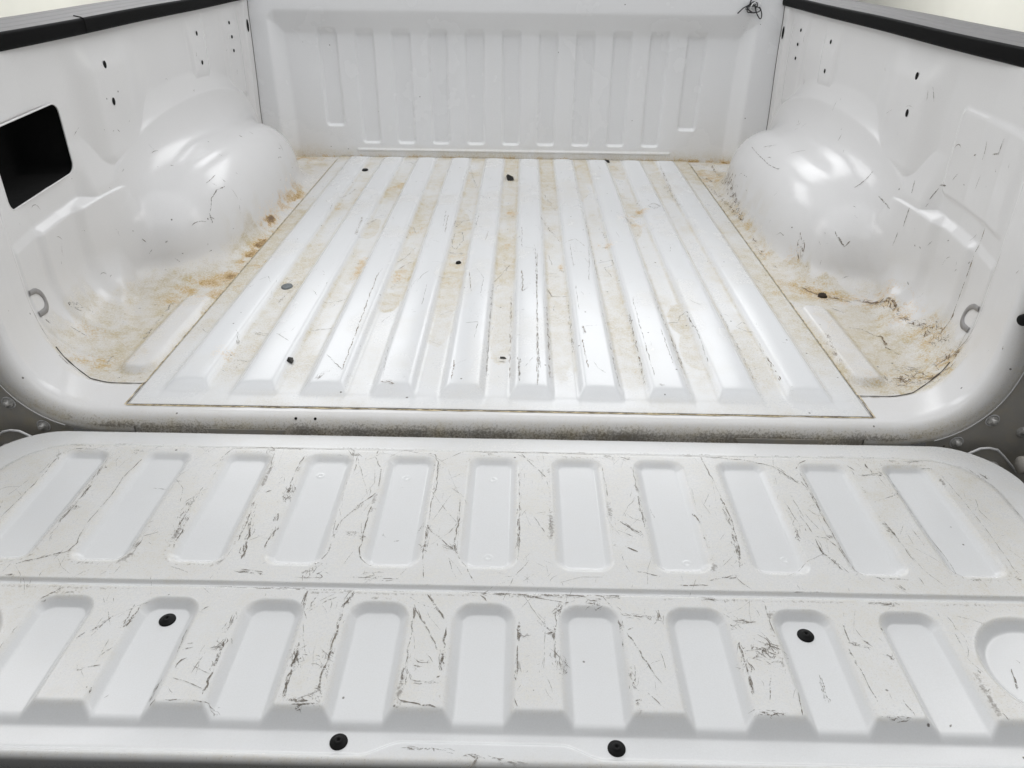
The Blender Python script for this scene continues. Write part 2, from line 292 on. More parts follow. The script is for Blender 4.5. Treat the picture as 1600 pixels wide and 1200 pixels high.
# rub marks,stains and dirt: positions in metres on the sheet metal
TG_MARKS = [('f',4.0,[(-0.6864,-0.0898),(-0.6194,-0.0955)]),('f',4.0,[(-0.6765,-0.1025),(-0.6216,-0.1034)]),('f',10.0,[(-0.5757,-0.1045),(-0.5526,-0.1089)]),('l',1.6,[(-0.6776,-0.123),(-0.6746,-0.1713),(-0.6782,-0.2337)]),('l',1.0,[(-0.6782,-0.2337),(-0.6802,-0.2668)]),('f',4.0,[(-0.5988,-0.1255),(-0.5941,-0.1828),(-0.5919,-0.2312),(-0.5961,-0.2644),(-0.5874,-0.3142)]),('f',9.0,[(-0.5919,-0.2312),(-0.5887,-0.2478)]),('l',1.6,[(-0.5941,-0.1828),(-0.5919,-0.2312),(-0.5961,-0.2644)]),('l',1.2,[(-0.546,-0.1239),(-0.5533,-0.1723),(-0.5506,-0.2084),(-0.5566,-0.2791)]),('l',1.6,[(-0.5566,-0.2791),(-0.5495,-0.3131),(-0.5536,-0.3296),(-0.5998,-0.3503),(-0.609,-0.3558)]),('f',4.0,[(-0.5536,-0.3296),(-0.5998,-0.3503)]),('f',11.0,[(-0.4297,-0.1959),(-0.432,-0.2474),(-0.4254,-0.2908)]),('l',2.0,[(-0.4258,-0.1913),(-0.4288,-0.2348),(-0.428,-0.2909)]),('l',2.0,[(-0.4209,-0.2552),(-0.42,-0.3168)]),('f',5.0,[(-0.4331,-0.3098),(-0.4255,-0.3096)]),('l',2.0,[(-0.3408,-0.2195),(-0.3398,-0.2488),(-0.3379,-0.3072)]),('f',7.0,[(-0.3409,-0.2238),(-0.3322,-0.2726),(-0.3222,-0.3357)]),('l',3.0,[(-0.3346,-0.2568),(-0.3251,-0.3031),(-0.3221,-0.3374)]),('l',1.6,[(-0.2967,-0.2948),(-0.3003,-0.3171)]),('l',2.0,[(-0.2929,-0.2715),(-0.297,-0.3023)]),('f',9.0,[(-0.2982,-0.183),(-0.2998,-0.2183)]),('l',3.0,[(-0.2997,-0.183),(-0.2994,-0.2096)]),('f',6.0,[(-0.2997,-0.2476),(-0.3003,-0.2598)]),('l',3.0,[(-0.3323,-0.2019),(-0.3253,-0.1972)]),('f',6.0,[(-0.3295,-0.3583),(-0.2886,-0.3639)]),('l',1.6,[(-0.4253,-0.1201),(-0.4162,-0.0943),(-0.3666,-0.0875)]),('f',10.0,[(-0.3666,-0.0875),(-0.3478,-0.0999)]),('l',1.0,[(-0.3478,-0.0999),(-0.3401,-0.1564)]),('l',1.6,[(-0.504,-0.1869),(-0.4834,-0.1885)]),('l',1.6,[(-0.4717,-0.1791),(-0.4618,-0.1788)]),('l',1.0,[(-0.4684,-0.2996),(-0.4476,-0.2876)]),('f',5.0,[(-0.4684,-0.2996),(-0.4688,-0.3218)]),('f',5.0,[(-0.4822,-0.0886),(-0.4631,-0.0906)]),('l',1.0,[(-0.5418,-0.106),(-0.5301,-0.0979)]),('l',1.2,[(-0.3807,-0.088),(-0.2978,-0.0906),(-0.2338,-0.0912)]),('f',5.0,[(-0.3626,-0.0874),(-0.3068,-0.0909)]),('f',11.0,[(-0.2338,-0.0912),(-0.2153,-0.1086)]),('l',2.0,[(-0.2153,-0.1086),(-0.2126,-0.1525)]),('l',1.0,[(-0.2143,-0.1136),(-0.1833,-0.2018)]),('l',1.4,[(-0.2986,-0.1111),(-0.3018,-0.1553),(-0.2997,-0.2053)]),('f',11.0,[(-0.2973,-0.1829),(-0.2989,-0.2183)]),('l',2.0,[(-0.1702,-0.197),(-0.1903,-0.2236),(-0.2115,-0.2652),(-0.2122,-0.2924)]),('f',5.0,[(-0.1857,-0.2192),(-0.196,-0.2364)]),('f',4.0,[(-0.2115,-0.2652),(-0.2122,-0.2924)]),('l',1.5,[(-0.1851,-0.0922),(-0.1885,-0.1077),(-0.1738,-0.1418),(-0.1711,-0.1837)]),('l',2.0,[(-0.1732,-0.2273),(-0.1746,-0.2641),(-0.1734,-0.2988),(-0.173,-0.3208),(-0.1666,-0.3349),(-0.1523,-0.3449)]),('l',1.6,[(-0.1463,-0.0884),(-0.1301,-0.0957),(-0.0965,-0.0998),(-0.088,-0.1246),(-0.0851,-0.1811),(-0.0897,-0.2164),(-0.0883,-0.2656),(-0.0887,-0.3184)]),('f',9.0,[(-0.0887,-0.2617),(-0.0865,-0.3148)]),('l',1.6,[(-0.0861,-0.2734),(-0.0486,-0.3137)]),('l',1.2,[(-0.0774,-0.2809),(-0.0472,-0.3155)]),('l',1.4,[(-0.0492,-0.2066),(-0.0454,-0.2564)]),('l',2.0,[(-0.046,-0.2484),(-0.0498,-0.299)]),('f',5.0,[(-0.0498,-0.299),(-0.0458,-0.3172)]),('l',1.6,[(-0.0495,-0.3027),(-0.0399,-0.3278),(-0.0285,-0.3484),(-0.0173,-0.3715)]),('f',16.0,[(-0.2317,-0.3641),(-0.2261,-0.3469),(-0.2147,-0.3636)]),('l',1.6,[(-0.2135,-0.3036),(-0.2145,-0.322),(-0.222,-0.3434)]),('f',12.0,[(-0.1614,-0.3621),(-0.142,-0.3616)]),('l',1.4,[(-0.1753,-0.3659),(-0.1143,-0.3675)]),('l',1.0,[(-0.2451,-0.3684),(-0.2114,-0.3675)]),('l',1.2,[(-0.0882,-0.322),(-0.0833,-0.3634)]),('l',1.2,[(-0.0855,-0.1195),(-0.0492,-0.088),(0.0297,-0.0881),(0.1054,-0.0883)]),('f',8.0,[(-0.0309,-0.09),(-0.0004,-0.0942)]),('f',8.0,[(-0.0855,-0.1195),(-0.0875,-0.144)]),('l',1.4,[(0.0388,-0.0955),(0.0767,-0.1532)]),('l',1.0,[(0.0328,-0.0957),(0.0597,-0.115)]),('l',1.4,[(0.0362,-0.145),(0.0385,-0.262),(0.0365,-0.3292)]),('f',4.0,[(0.0369,-0.2212),(0.0363,-0.3077)]),('l',1.2,[(0.0532,-0.2332),(0.0813,-0.2953)]),('l',2.0,[(-0.2947,-0.2716),(-0.2994,-0.3171)]),('f',5.0,[(-0.3015,-0.2477),(-0.3007,-0.2598)]),('l',3.0,[(-0.2994,-0.2456),(-0.2988,-0.2618)]),('l',2.0,[(-0.1162,-0.3871),(-0.0972,-0.3866)]),('l',1.2,[(-0.2875,-0.3885),(-0.1663,-0.3868)]),('f',4.0,[(-0.2115,-0.3871),(-0.1661,-0.3878)]),('l',2.4,[(-0.166,-0.3884),(-0.1733,-0.4105),(-0.1745,-0.4374),(-0.1728,-0.4656)]),('f',9.0,[(-0.1657,-0.39),(-0.1699,-0.4042)]),('l',2.4,[(-0.2127,-0.4206),(-0.2146,-0.4085),(-0.2071,-0.3959)]),('l',2.0,[(-0.2124,-0.4221),(-0.1995,-0.4081),(-0.1852,-0.3984)]),('l',2.0,[(-0.2235,-0.3868),(-0.2242,-0.4118)]),('f',4.0,[(-0.2239,-0.39),(-0.2235,-0.4149)]),('l',2.0,[(-0.0752,-0.3923),(-0.0502,-0.4312)]),('l',2.0,[(-0.0897,-0.4083),(-0.0719,-0.4405)]),('l',1.4,[(-0.0897,-0.4083),(-0.0851,-0.435)]),('l',3.5,[(0.0387,-0.4347),(0.0389,-0.4574)]),('l',2.0,[(-0.009,-0.3905),(-0.0014,-0.4013)]),('l',2.0,[(-0.0469,-0.4427),(-0.0473,-0.4624)]),('f',5.0,[(0.0923,-0.4003),(0.0812,-0.4189)]),('l',1.4,[(-0.0308,-0.3848),(0.0454,-0.3891),(0.0923,-0.4003)]),('f',5.0,[(-0.0306,-0.3864),(0.069,-0.3932)]),('l',1.6,[(0.0637,-0.4341),(0.0792,-0.4451)]),('l',2.0,[(-0.1425,-0.176),(-0.1356,-0.1744)]),('l',2.0,[(-0.1321,-0.2908),(-0.1259,-0.2891)]),('f',4.0,[(-0.1519,-0.2733),(-0.1467,-0.2809)]),('l',1.5,[(-0.1039,-0.2778),(-0.0936,-0.2538)]),('f',7.0,[(-0.203,-0.2806),(-0.1696,-0.2911)]),('f',7.0,[(-0.0751,-0.3034),(-0.049,-0.3082)]),('l',1.3,[(0.0246,-0.0882),(0.067,-0.0869),(0.1545,-0.0919)]),('f',4.0,[(0.0337,-0.088),(0.1153,-0.0906)]),('f',9.0,[(0.1545,-0.0919),(0.2048,-0.1005)]),('l',1.6,[(0.2848,-0.0878),(0.3202,-0.0918),(0.3278,-0.1549)]),('l',2.0,[(0.3202,-0.0918),(0.3843,-0.1),(0.4253,-0.1136),(0.442,-0.1373),(0.4551,-0.1603)]),('f',9.0,[(0.4253,-0.1136),(0.4493,-0.1512)]),('l',2.0,[(0.4611,-0.1223),(0.4686,-0.1074),(0.4838,-0.0969)]),('l',2.0,[(0.464,-0.1319),(0.4676,-0.2085)]),('l',1.2,[(0.2107,-0.1252),(0.209,-0.2076),(0.2111,-0.2727)]),('f',3.0,[(0.209,-0.1631),(0.2117,-0.249)]),('l',2.0,[(0.1628,-0.23),(0.1769,-0.25),(0.2077,-0.2785)]),('f',6.0,[(0.1626,-0.2321),(0.1674,-0.2381)]),('f',3.0,[(0.1769,-0.25),(0.2077,-0.2785)]),('l',1.6,[(0.1724,-0.2679),(0.1918,-0.2809)]),('l',3.0,[(0.1793,-0.3),(0.1935,-0.3087)]),('l',2.0,[(0.3294,-0.1866),(0.3334,-0.2415),(0.3319,-0.292),(0.3248,-0.3318)]),('f',6.0,[(0.3311,-0.204),(0.3266,-0.3141)]),('f',8.0,[(0.3286,-0.2846),(0.3257,-0.3282)]),('l',2.5,[(0.2826,-0.2265),(0.2906,-0.2547)]),('l',1.5,[(0.2893,-0.2743),(0.289,-0.3006)]),('l',1.0,[(0.1636,-0.1266),(0.1659,-0.1958)]),('l',1.5,[(0.225,-0.2114),(0.2289,-0.2322)]),('l',2.0,[(0.2391,-0.3678),(0.2774,-0.3684)]),('f',4.0,[(0.2795,-0.3585),(0.3149,-0.3525)]),('l',1.6,[(0.1866,-0.3442),(0.2172,-0.3535)]),('l',1.2,[(0.0296,-0.3895),(0.1718,-0.3873)]),('f',5.0,[(0.0581,-0.3887),(0.1621,-0.3891)]),('f',9.0,[(0.1187,-0.4027),(0.1421,-0.4021)]),('l',2.5,[(0.1188,-0.4012),(0.1397,-0.4028)]),('l',1.6,[(0.0854,-0.4188),(0.0906,-0.4035),(0.1073,-0.3968)]),('f',7.0,[(0.0806,-0.4248),(0.0883,-0.4035)]),('l',1.6,[(0.1411,-0.3865),(0.1508,-0.408)]),('f',6.0,[(0.1508,-0.408),(0.1684,-0.4166),(0.2041,-0.4245)]),('l',3.0,[(0.2041,-0.4245),(0.2084,-0.411)]),('f',6.0,[(0.2059,-0.4126),(0.2055,-0.4304)]),('l',3.0,[(0.1656,-0.4415),(0.1776,-0.4354)]),('f',5.0,[(0.2926,-0.4266),(0.3201,-0.4259)]),('f',12.0,[(0.2929,-0.4252),(0.2961,-0.4309)]),('l',1.6,[(0.3378,-0.3938),(0.3376,-0.4441)]),('l',2.0,[(0.0374,-0.4602),(0.0395,-0.4347)]),('l',1.2,[(0.4202,-0.2013),(0.4269,-0.2508)]),('l',1.6,[(0.0832,-0.4158),(0.0807,-0.4563)]),('f',4.0,[(0.2591,-0.3881),(0.2798,-0.3907)]),('l',1.0,[(0.4339,-0.1835),(0.4374,-0.2344)]),('f',8.0,[(0.4216,-0.251),(0.4172,-0.2821)]),('l',1.0,[(0.3464,-0.091),(0.477,-0.0869)]),('l',0.8,[(0.477,-0.0869),(0.609,-0.0879),(0.6755,-0.0935),(0.7299,-0.1043)]),('l',1.5,[(0.7299,-0.1043),(0.7454,-0.1423)]),('l',1.0,[(0.7454,-0.1423),(0.7502,-0.2253)]),('f',4.0,[(0.6058,-0.0956),(0.6622,-0.0964)]),('l',2.2,[(0.46,-0.1509),(0.4641,-0.1826),(0.465,-0.2377),(0.4684,-0.2881)]),('l',1.6,[(0.4684,-0.2881),(0.474,-0.3414),(0.5021,-0.3507),(0.5333,-0.3516)]),('l',2.2,[(0.4397,-0.2738),(0.4542,-0.2772),(0.4658,-0.2956),(0.4693,-0.3208)]),('l',2.0,[(0.4384,-0.2777),(0.4387,-0.3001),(0.456,-0.3368)]),('f',6.0,[(0.4568,-0.2695),(0.462,-0.277)]),('f',4.0,[(0.4398,-0.2814),(0.4402,-0.3109)]),('l',3.0,[(0.5438,-0.11),(0.5502,-0.1244)]),('l',3.0,[(0.5727,-0.1042),(0.575,-0.1285)]),('f',3.0,[(0.5486,-0.1365),(0.5927,-0.128)]),('l',1.2,[(0.5996,-0.1181),(0.5964,-0.1742),(0.6006,-0.2458)]),('l',1.0,[(0.6006,-0.2458),(0.607,-0.299),(0.6055,-0.3479)]),('l',0.8,[(0.6791,-0.1301),(0.6824,-0.1936),(0.6839,-0.2592),(0.6793,-0.3289)]),('l',1.5,[(0.5474,-0.2393),(0.5533,-0.282),(0.5553,-0.3184)]),('f',3.0,[(0.5474,-0.2393),(0.5533,-0.282)]),('l',1.6,[(0.5479,-0.3461),(0.5492,-0.3594)]),('f',6.0,[(0.7458,-0.1136),(0.7504,-0.1327)]),('l',1.2,[(0.4322,-0.2222),(0.4396,-0.2661)]),('l',1.2,[(0.4419,-0.226),(0.4502,-0.258)]),('l',1.0,[(0.5506,-0.1975),(0.5917,-0.1788)]),('f',6.0,[(0.5785,-0.1836),(0.5926,-0.1765)]),('l',2.0,[(0.6555,-0.1115),(0.6771,-0.1157)]),('l',1.0,[(0.5996,-0.1181),(0.5927,-0.128)]),('f',4.0,[(0.5151,-0.3603),(0.5206,-0.3699)]),('f',7.0,[(0.3285,-0.2921),(0.3261,-0.3282)]),('f',4.0,[(0.6722,-0.3461),(0.6796,-0.3459)]),('f',5.0,[(-0.6162,-0.3725),(-0.5988,-0.373)]),('l',1.0,[(-0.6087,-0.3848),(-0.4889,-0.3838)]),('l',1.0,[(-0.4884,-0.3848),(-0.2258,-0.3809)]),('l',2.0,[(-0.5221,-0.3847),(-0.515,-0.3845)]),('l',2.5,[(-0.3473,-0.3836),(-0.3375,-0.3843)]),('l',2.0,[(-0.312,-0.3887),(-0.2962,-0.386)]),('f',6.0,[(-0.5432,-0.4116),(-0.5275,-0.3971)]),('l',2.0,[(-0.5432,-0.4116),(-0.5381,-0.4037),(-0.5272,-0.3977)]),('l',2.0,[(-0.4425,-0.4361),(-0.4506,-0.4523),(-0.4547,-0.4664)]),('f',5.0,[(-0.4458,-0.4435),(-0.4567,-0.4581)]),('l',3.5,[(-0.4652,-0.4611),(-0.4701,-0.471)]),('l',1.6,[(-0.4263,-0.4162),(-0.4238,-0.4516)]),('l',1.6,[(-0.4182,-0.416),(-0.4216,-0.4515),(-0.4292,-0.4546)]),('f',5.0,[(-0.4182,-0.434),(-0.4243,-0.453)]),('l',1.6,[(-0.4244,-0.4834),(-0.4315,-0.4955)]),('l',1.6,[(-0.4244,-0.5057),(-0.4414,-0.5099)]),('f',5.0,[(-0.44,-0.5086),(-0.45,-0.5139)]),('l',3.0,[(-0.424,-0.5318),(-0.4249,-0.5343)]),('l',2.0,[(-0.4193,-0.5329),(-0.4188,-0.5401)]),('l',1.6,[(-0.3324,-0.4729),(-0.3406,-0.4745)]),('l',2.0,[(-0.332,-0.4797),(-0.3418,-0.4826)]),('l',2.0,[(-0.3329,-0.4943),(-0.3399,-0.4984),(-0.3395,-0.5099),(-0.3358,-0.5085)]),('f',9.0,[(-0.3023,-0.425),(-0.3005,-0.4569),(-0.3026,-0.4762)]),('l',3.0,[(-0.2983,-0.4367),(-0.2993,-0.454)]),('l',3.0,[(-0.298,-0.4707),(-0.2992,-0.4921),(-0.2972,-0.5126),(-0.2983,-0.5407)]),('f',5.0,[(-0.2992,-0.4734),(-0.299,-0.5076)]),('l',2.0,[(-0.3352,-0.4168),(-0.3411,-0.426)]),('l',1.4,[(-0.3503,-0.4497),(-0.3462,-0.4959)]),('l',3.0,[(-0.2144,-0.4699),(-0.2121,-0.4951),(-0.2124,-0.5253),(-0.2102,-0.5444)]),('f',9.0,[(-0.2134,-0.474),(-0.2087,-0.5079)]),('l',3.5,[(-0.2102,-0.5444),(-0.1843,-0.5461)]),('f',6.0,[(-0.1975,-0.5499),(-0.1912,-0.5509)]),('l',1.4,[(-0.3345,-0.5475),(-0.2872,-0.5486)]),('f',6.0,[(-0.2872,-0.5486),(-0.2791,-0.5542)]),('l',2.5,[(-0.3517,-0.5548),(-0.3446,-0.5477)]),('l',2.0,[(-0.4056,-0.5398),(-0.4032,-0.5361)]),('f',3.0,[(-0.3137,-0.4819),(-0.2983,-0.4761)]),('l',2.5,[(-0.395,-0.4017),(-0.3907,-0.4007)]),('f',4.0,[(-0.2476,-0.3975),(-0.2434,-0.3958)]),('f',3.0,[(-0.3526,-0.519),(-0.3547,-0.5479)]),('l',3.0,[(-0.2134,-0.4712),(-0.2115,-0.5029),(-0.2105,-0.5444),(-0.1943,-0.544),(-0.1763,-0.5341),(-0.1764,-0.5071),(-0.1734,-0.4729),(-0.1745,-0.4156),(-0.1655,-0.3905)]),('f',10.0,[(-0.2126,-0.4739),(-0.208,-0.5079)]),('f',7.0,[(-0.2084,-0.5448),(-0.1758,-0.5447)]),('f',9.0,[(-0.1787,-0.5413),(-0.1742,-0.5341)]),('f',6.0,[(-0.1782,-0.4995),(-0.1699,-0.5169)]),('f',14.0,[(-0.1874,-0.4787),(-0.173,-0.4942)]),('f',8.0,[(-0.1852,-0.4971),(-0.1728,-0.5044)]),('l',2.5,[(-0.1755,-0.5459),(-0.1719,-0.5481)]),('l',2.0,[(-0.0871,-0.4102),(-0.0867,-0.4815),(-0.0874,-0.5074),(-0.0871,-0.5247)]),('f',8.0,[(-0.0845,-0.4814),(-0.0871,-0.5247)]),('f',11.0,[(-0.0831,-0.4919),(-0.0697,-0.4967)]),('l',2.0,[(-0.084,-0.4162),(-0.075,-0.4338)]),('l',1.5,[(-0.075,-0.4338),(-0.0499,-0.4805)]),('l',3.0,[(-0.0467,-0.4446),(-0.0476,-0.5038)]),('f',7.0,[(-0.0477,-0.4697),(-0.0476,-0.5038)]),('f',4.0,[(-0.0836,-0.5197),(-0.0482,-0.5188)]),('l',3.0,[(-0.0508,-0.5139),(-0.0468,-0.5114)]),('l',2.5,[(-0.0889,-0.5403),(-0.0842,-0.5448),(-0.0554,-0.5476),(-0.045,-0.5508)]),('l',2.0,[(-0.0726,-0.3943),(-0.0503,-0.4302)]),('l',4.0,[(0.0392,-0.4366),(0.0385,-0.462)]),('f',4.0,[(0.0389,-0.4537),(0.05,-0.4534)]),('l',1.6,[(0.0368,-0.4675),(0.0362,-0.5093)]),('f',4.0,[(0.0369,-0.4783),(0.0361,-0.5043)]),('l',2.0,[(0.0334,-0.5361),(0.0376,-0.5476)]),('l',2.0,[(0.0794,-0.4385),(0.0789,-0.4904)]),('f',9.0,[(0.0866,-0.485),(0.086,-0.5005)]),('l',1.2,[(0.0592,-0.4303),(0.0769,-0.4471)]),('f',3.0,[(0.0679,-0.4516),(0.078,-0.4471)]),('f',4.0,[(-0.0797,-0.5901),(-0.0312,-0.5921),(0.0421,-0.6058)]),('l',1.2,[(-0.0797,-0.5901),(-0.0312,-0.5921)]),('l',2.5,[(-0.0,-0.5986),(-0.0087,-0.611)]),('f',9.0,[(-0.0148,-0.6051),(-0.0178,-0.6152)]),('f',7.0,[(0.0045,-0.6127),(0.0122,-0.6165)]),('f',5.0,[(-0.1233,-0.6137),(-0.1132,-0.6174)]),('l',2.0,[(-0.1233,-0.6137),(-0.1151,-0.6174)]),('l',1.6,[(-0.1323,-0.6159),(-0.104,-0.6162)]),('f',4.0,[(-0.0667,-0.6143),(-0.0103,-0.616)]),('l',2.0,[(0.034,-0.5068),(0.0362,-0.5143)]),('l',2.0,[(0.0529,-0.5296),(0.0544,-0.526)]),('l',1.8,[(0.1652,-0.4448),(0.1881,-0.503)]),('l',1.0,[(0.1881,-0.503),(0.1948,-0.514)]),('l',2.5,[(0.2924,-0.4555),(0.2932,-0.4876),(0.2915,-0.5273)]),('f',11.0,[(0.2933,-0.461),(0.2926,-0.4902)]),('f',20.0,[(0.2935,-0.4691),(0.3177,-0.4603),(0.3345,-0.4707)]),('f',14.0,[(0.3016,-0.4716),(0.3311,-0.4748)]),('l',2.5,[(0.2943,-0.5003),(0.2911,-0.5274)]),('l',1.5,[(0.3184,-0.4972),(0.3067,-0.5317)]),('f',11.0,[(0.0791,-0.4719),(0.0878,-0.5004)]),('l',2.0,[(0.3406,-0.5213),(0.3379,-0.5495)]),('f',6.0,[(0.2802,-0.5474),(0.32,-0.5488)]),('l',1.0,[(0.1766,-0.5254),(0.1939,-0.5461)]),('l',2.0,[(0.163,-0.5185),(0.1683,-0.5256)]),('f',5.0,[(0.1627,-0.4857),(0.1642,-0.5257)]),('f',5.0,[(0.1624,-0.5399),(0.1668,-0.5375)]),('l',1.5,[(0.158,-0.4277),(0.1585,-0.4644)]),('f',4.0,[(0.1584,-0.4248),(0.161,-0.4421)]),('l',1.0,[(0.0599,-0.4303),(0.0776,-0.4471)]),('l',3.5,[(0.421,-0.4522),(0.4379,-0.46)]),('f',7.0,[(0.4227,-0.4535),(0.4379,-0.46)]),('l',2.5,[(0.4355,-0.4491),(0.4462,-0.4584)]),('l',3.0,[(0.4518,-0.4691),(0.4627,-0.4741)]),('f',6.0,[(0.4611,-0.4675),(0.4633,-0.4728)]),('l',2.0,[(0.4169,-0.4632),(0.4189,-0.487)]),('l',1.2,[(0.4189,-0.487),(0.4227,-0.5359)]),('l',2.5,[(0.5485,-0.5432),(0.5522,-0.551)]),('l',1.0,[(0.5502,-0.432),(0.5498,-0.4599)]),('l',3.0,[(0.5494,-0.4863),(0.55,-0.4914)]),('l',3.0,[(0.4759,-0.3922),(0.4989,-0.3931)]),('f',5.0,[(0.4759,-0.3922),(0.4989,-0.3931)]),('f',5.0,[(0.4196,-0.5486),(0.4485,-0.5513)]),('l',1.5,[(0.5443,-0.4011),(0.544,-0.4117)]),('l',1.4,[(0.4224,-0.4237),(0.421,-0.4522)]),('l',2.0,[(0.4907,-0.5525),(0.4959,-0.5502)]),('f',3.0,[(0.3745,-0.4855),(0.3736,-0.5253)]),('l',1.0,[(0.4504,-0.5282),(0.4555,-0.5489)]),('l',2.5,[(0.5974,-0.4747),(0.5898,-0.5054)]),('l',1.6,[(0.6111,-0.4637),(0.6125,-0.469)])]
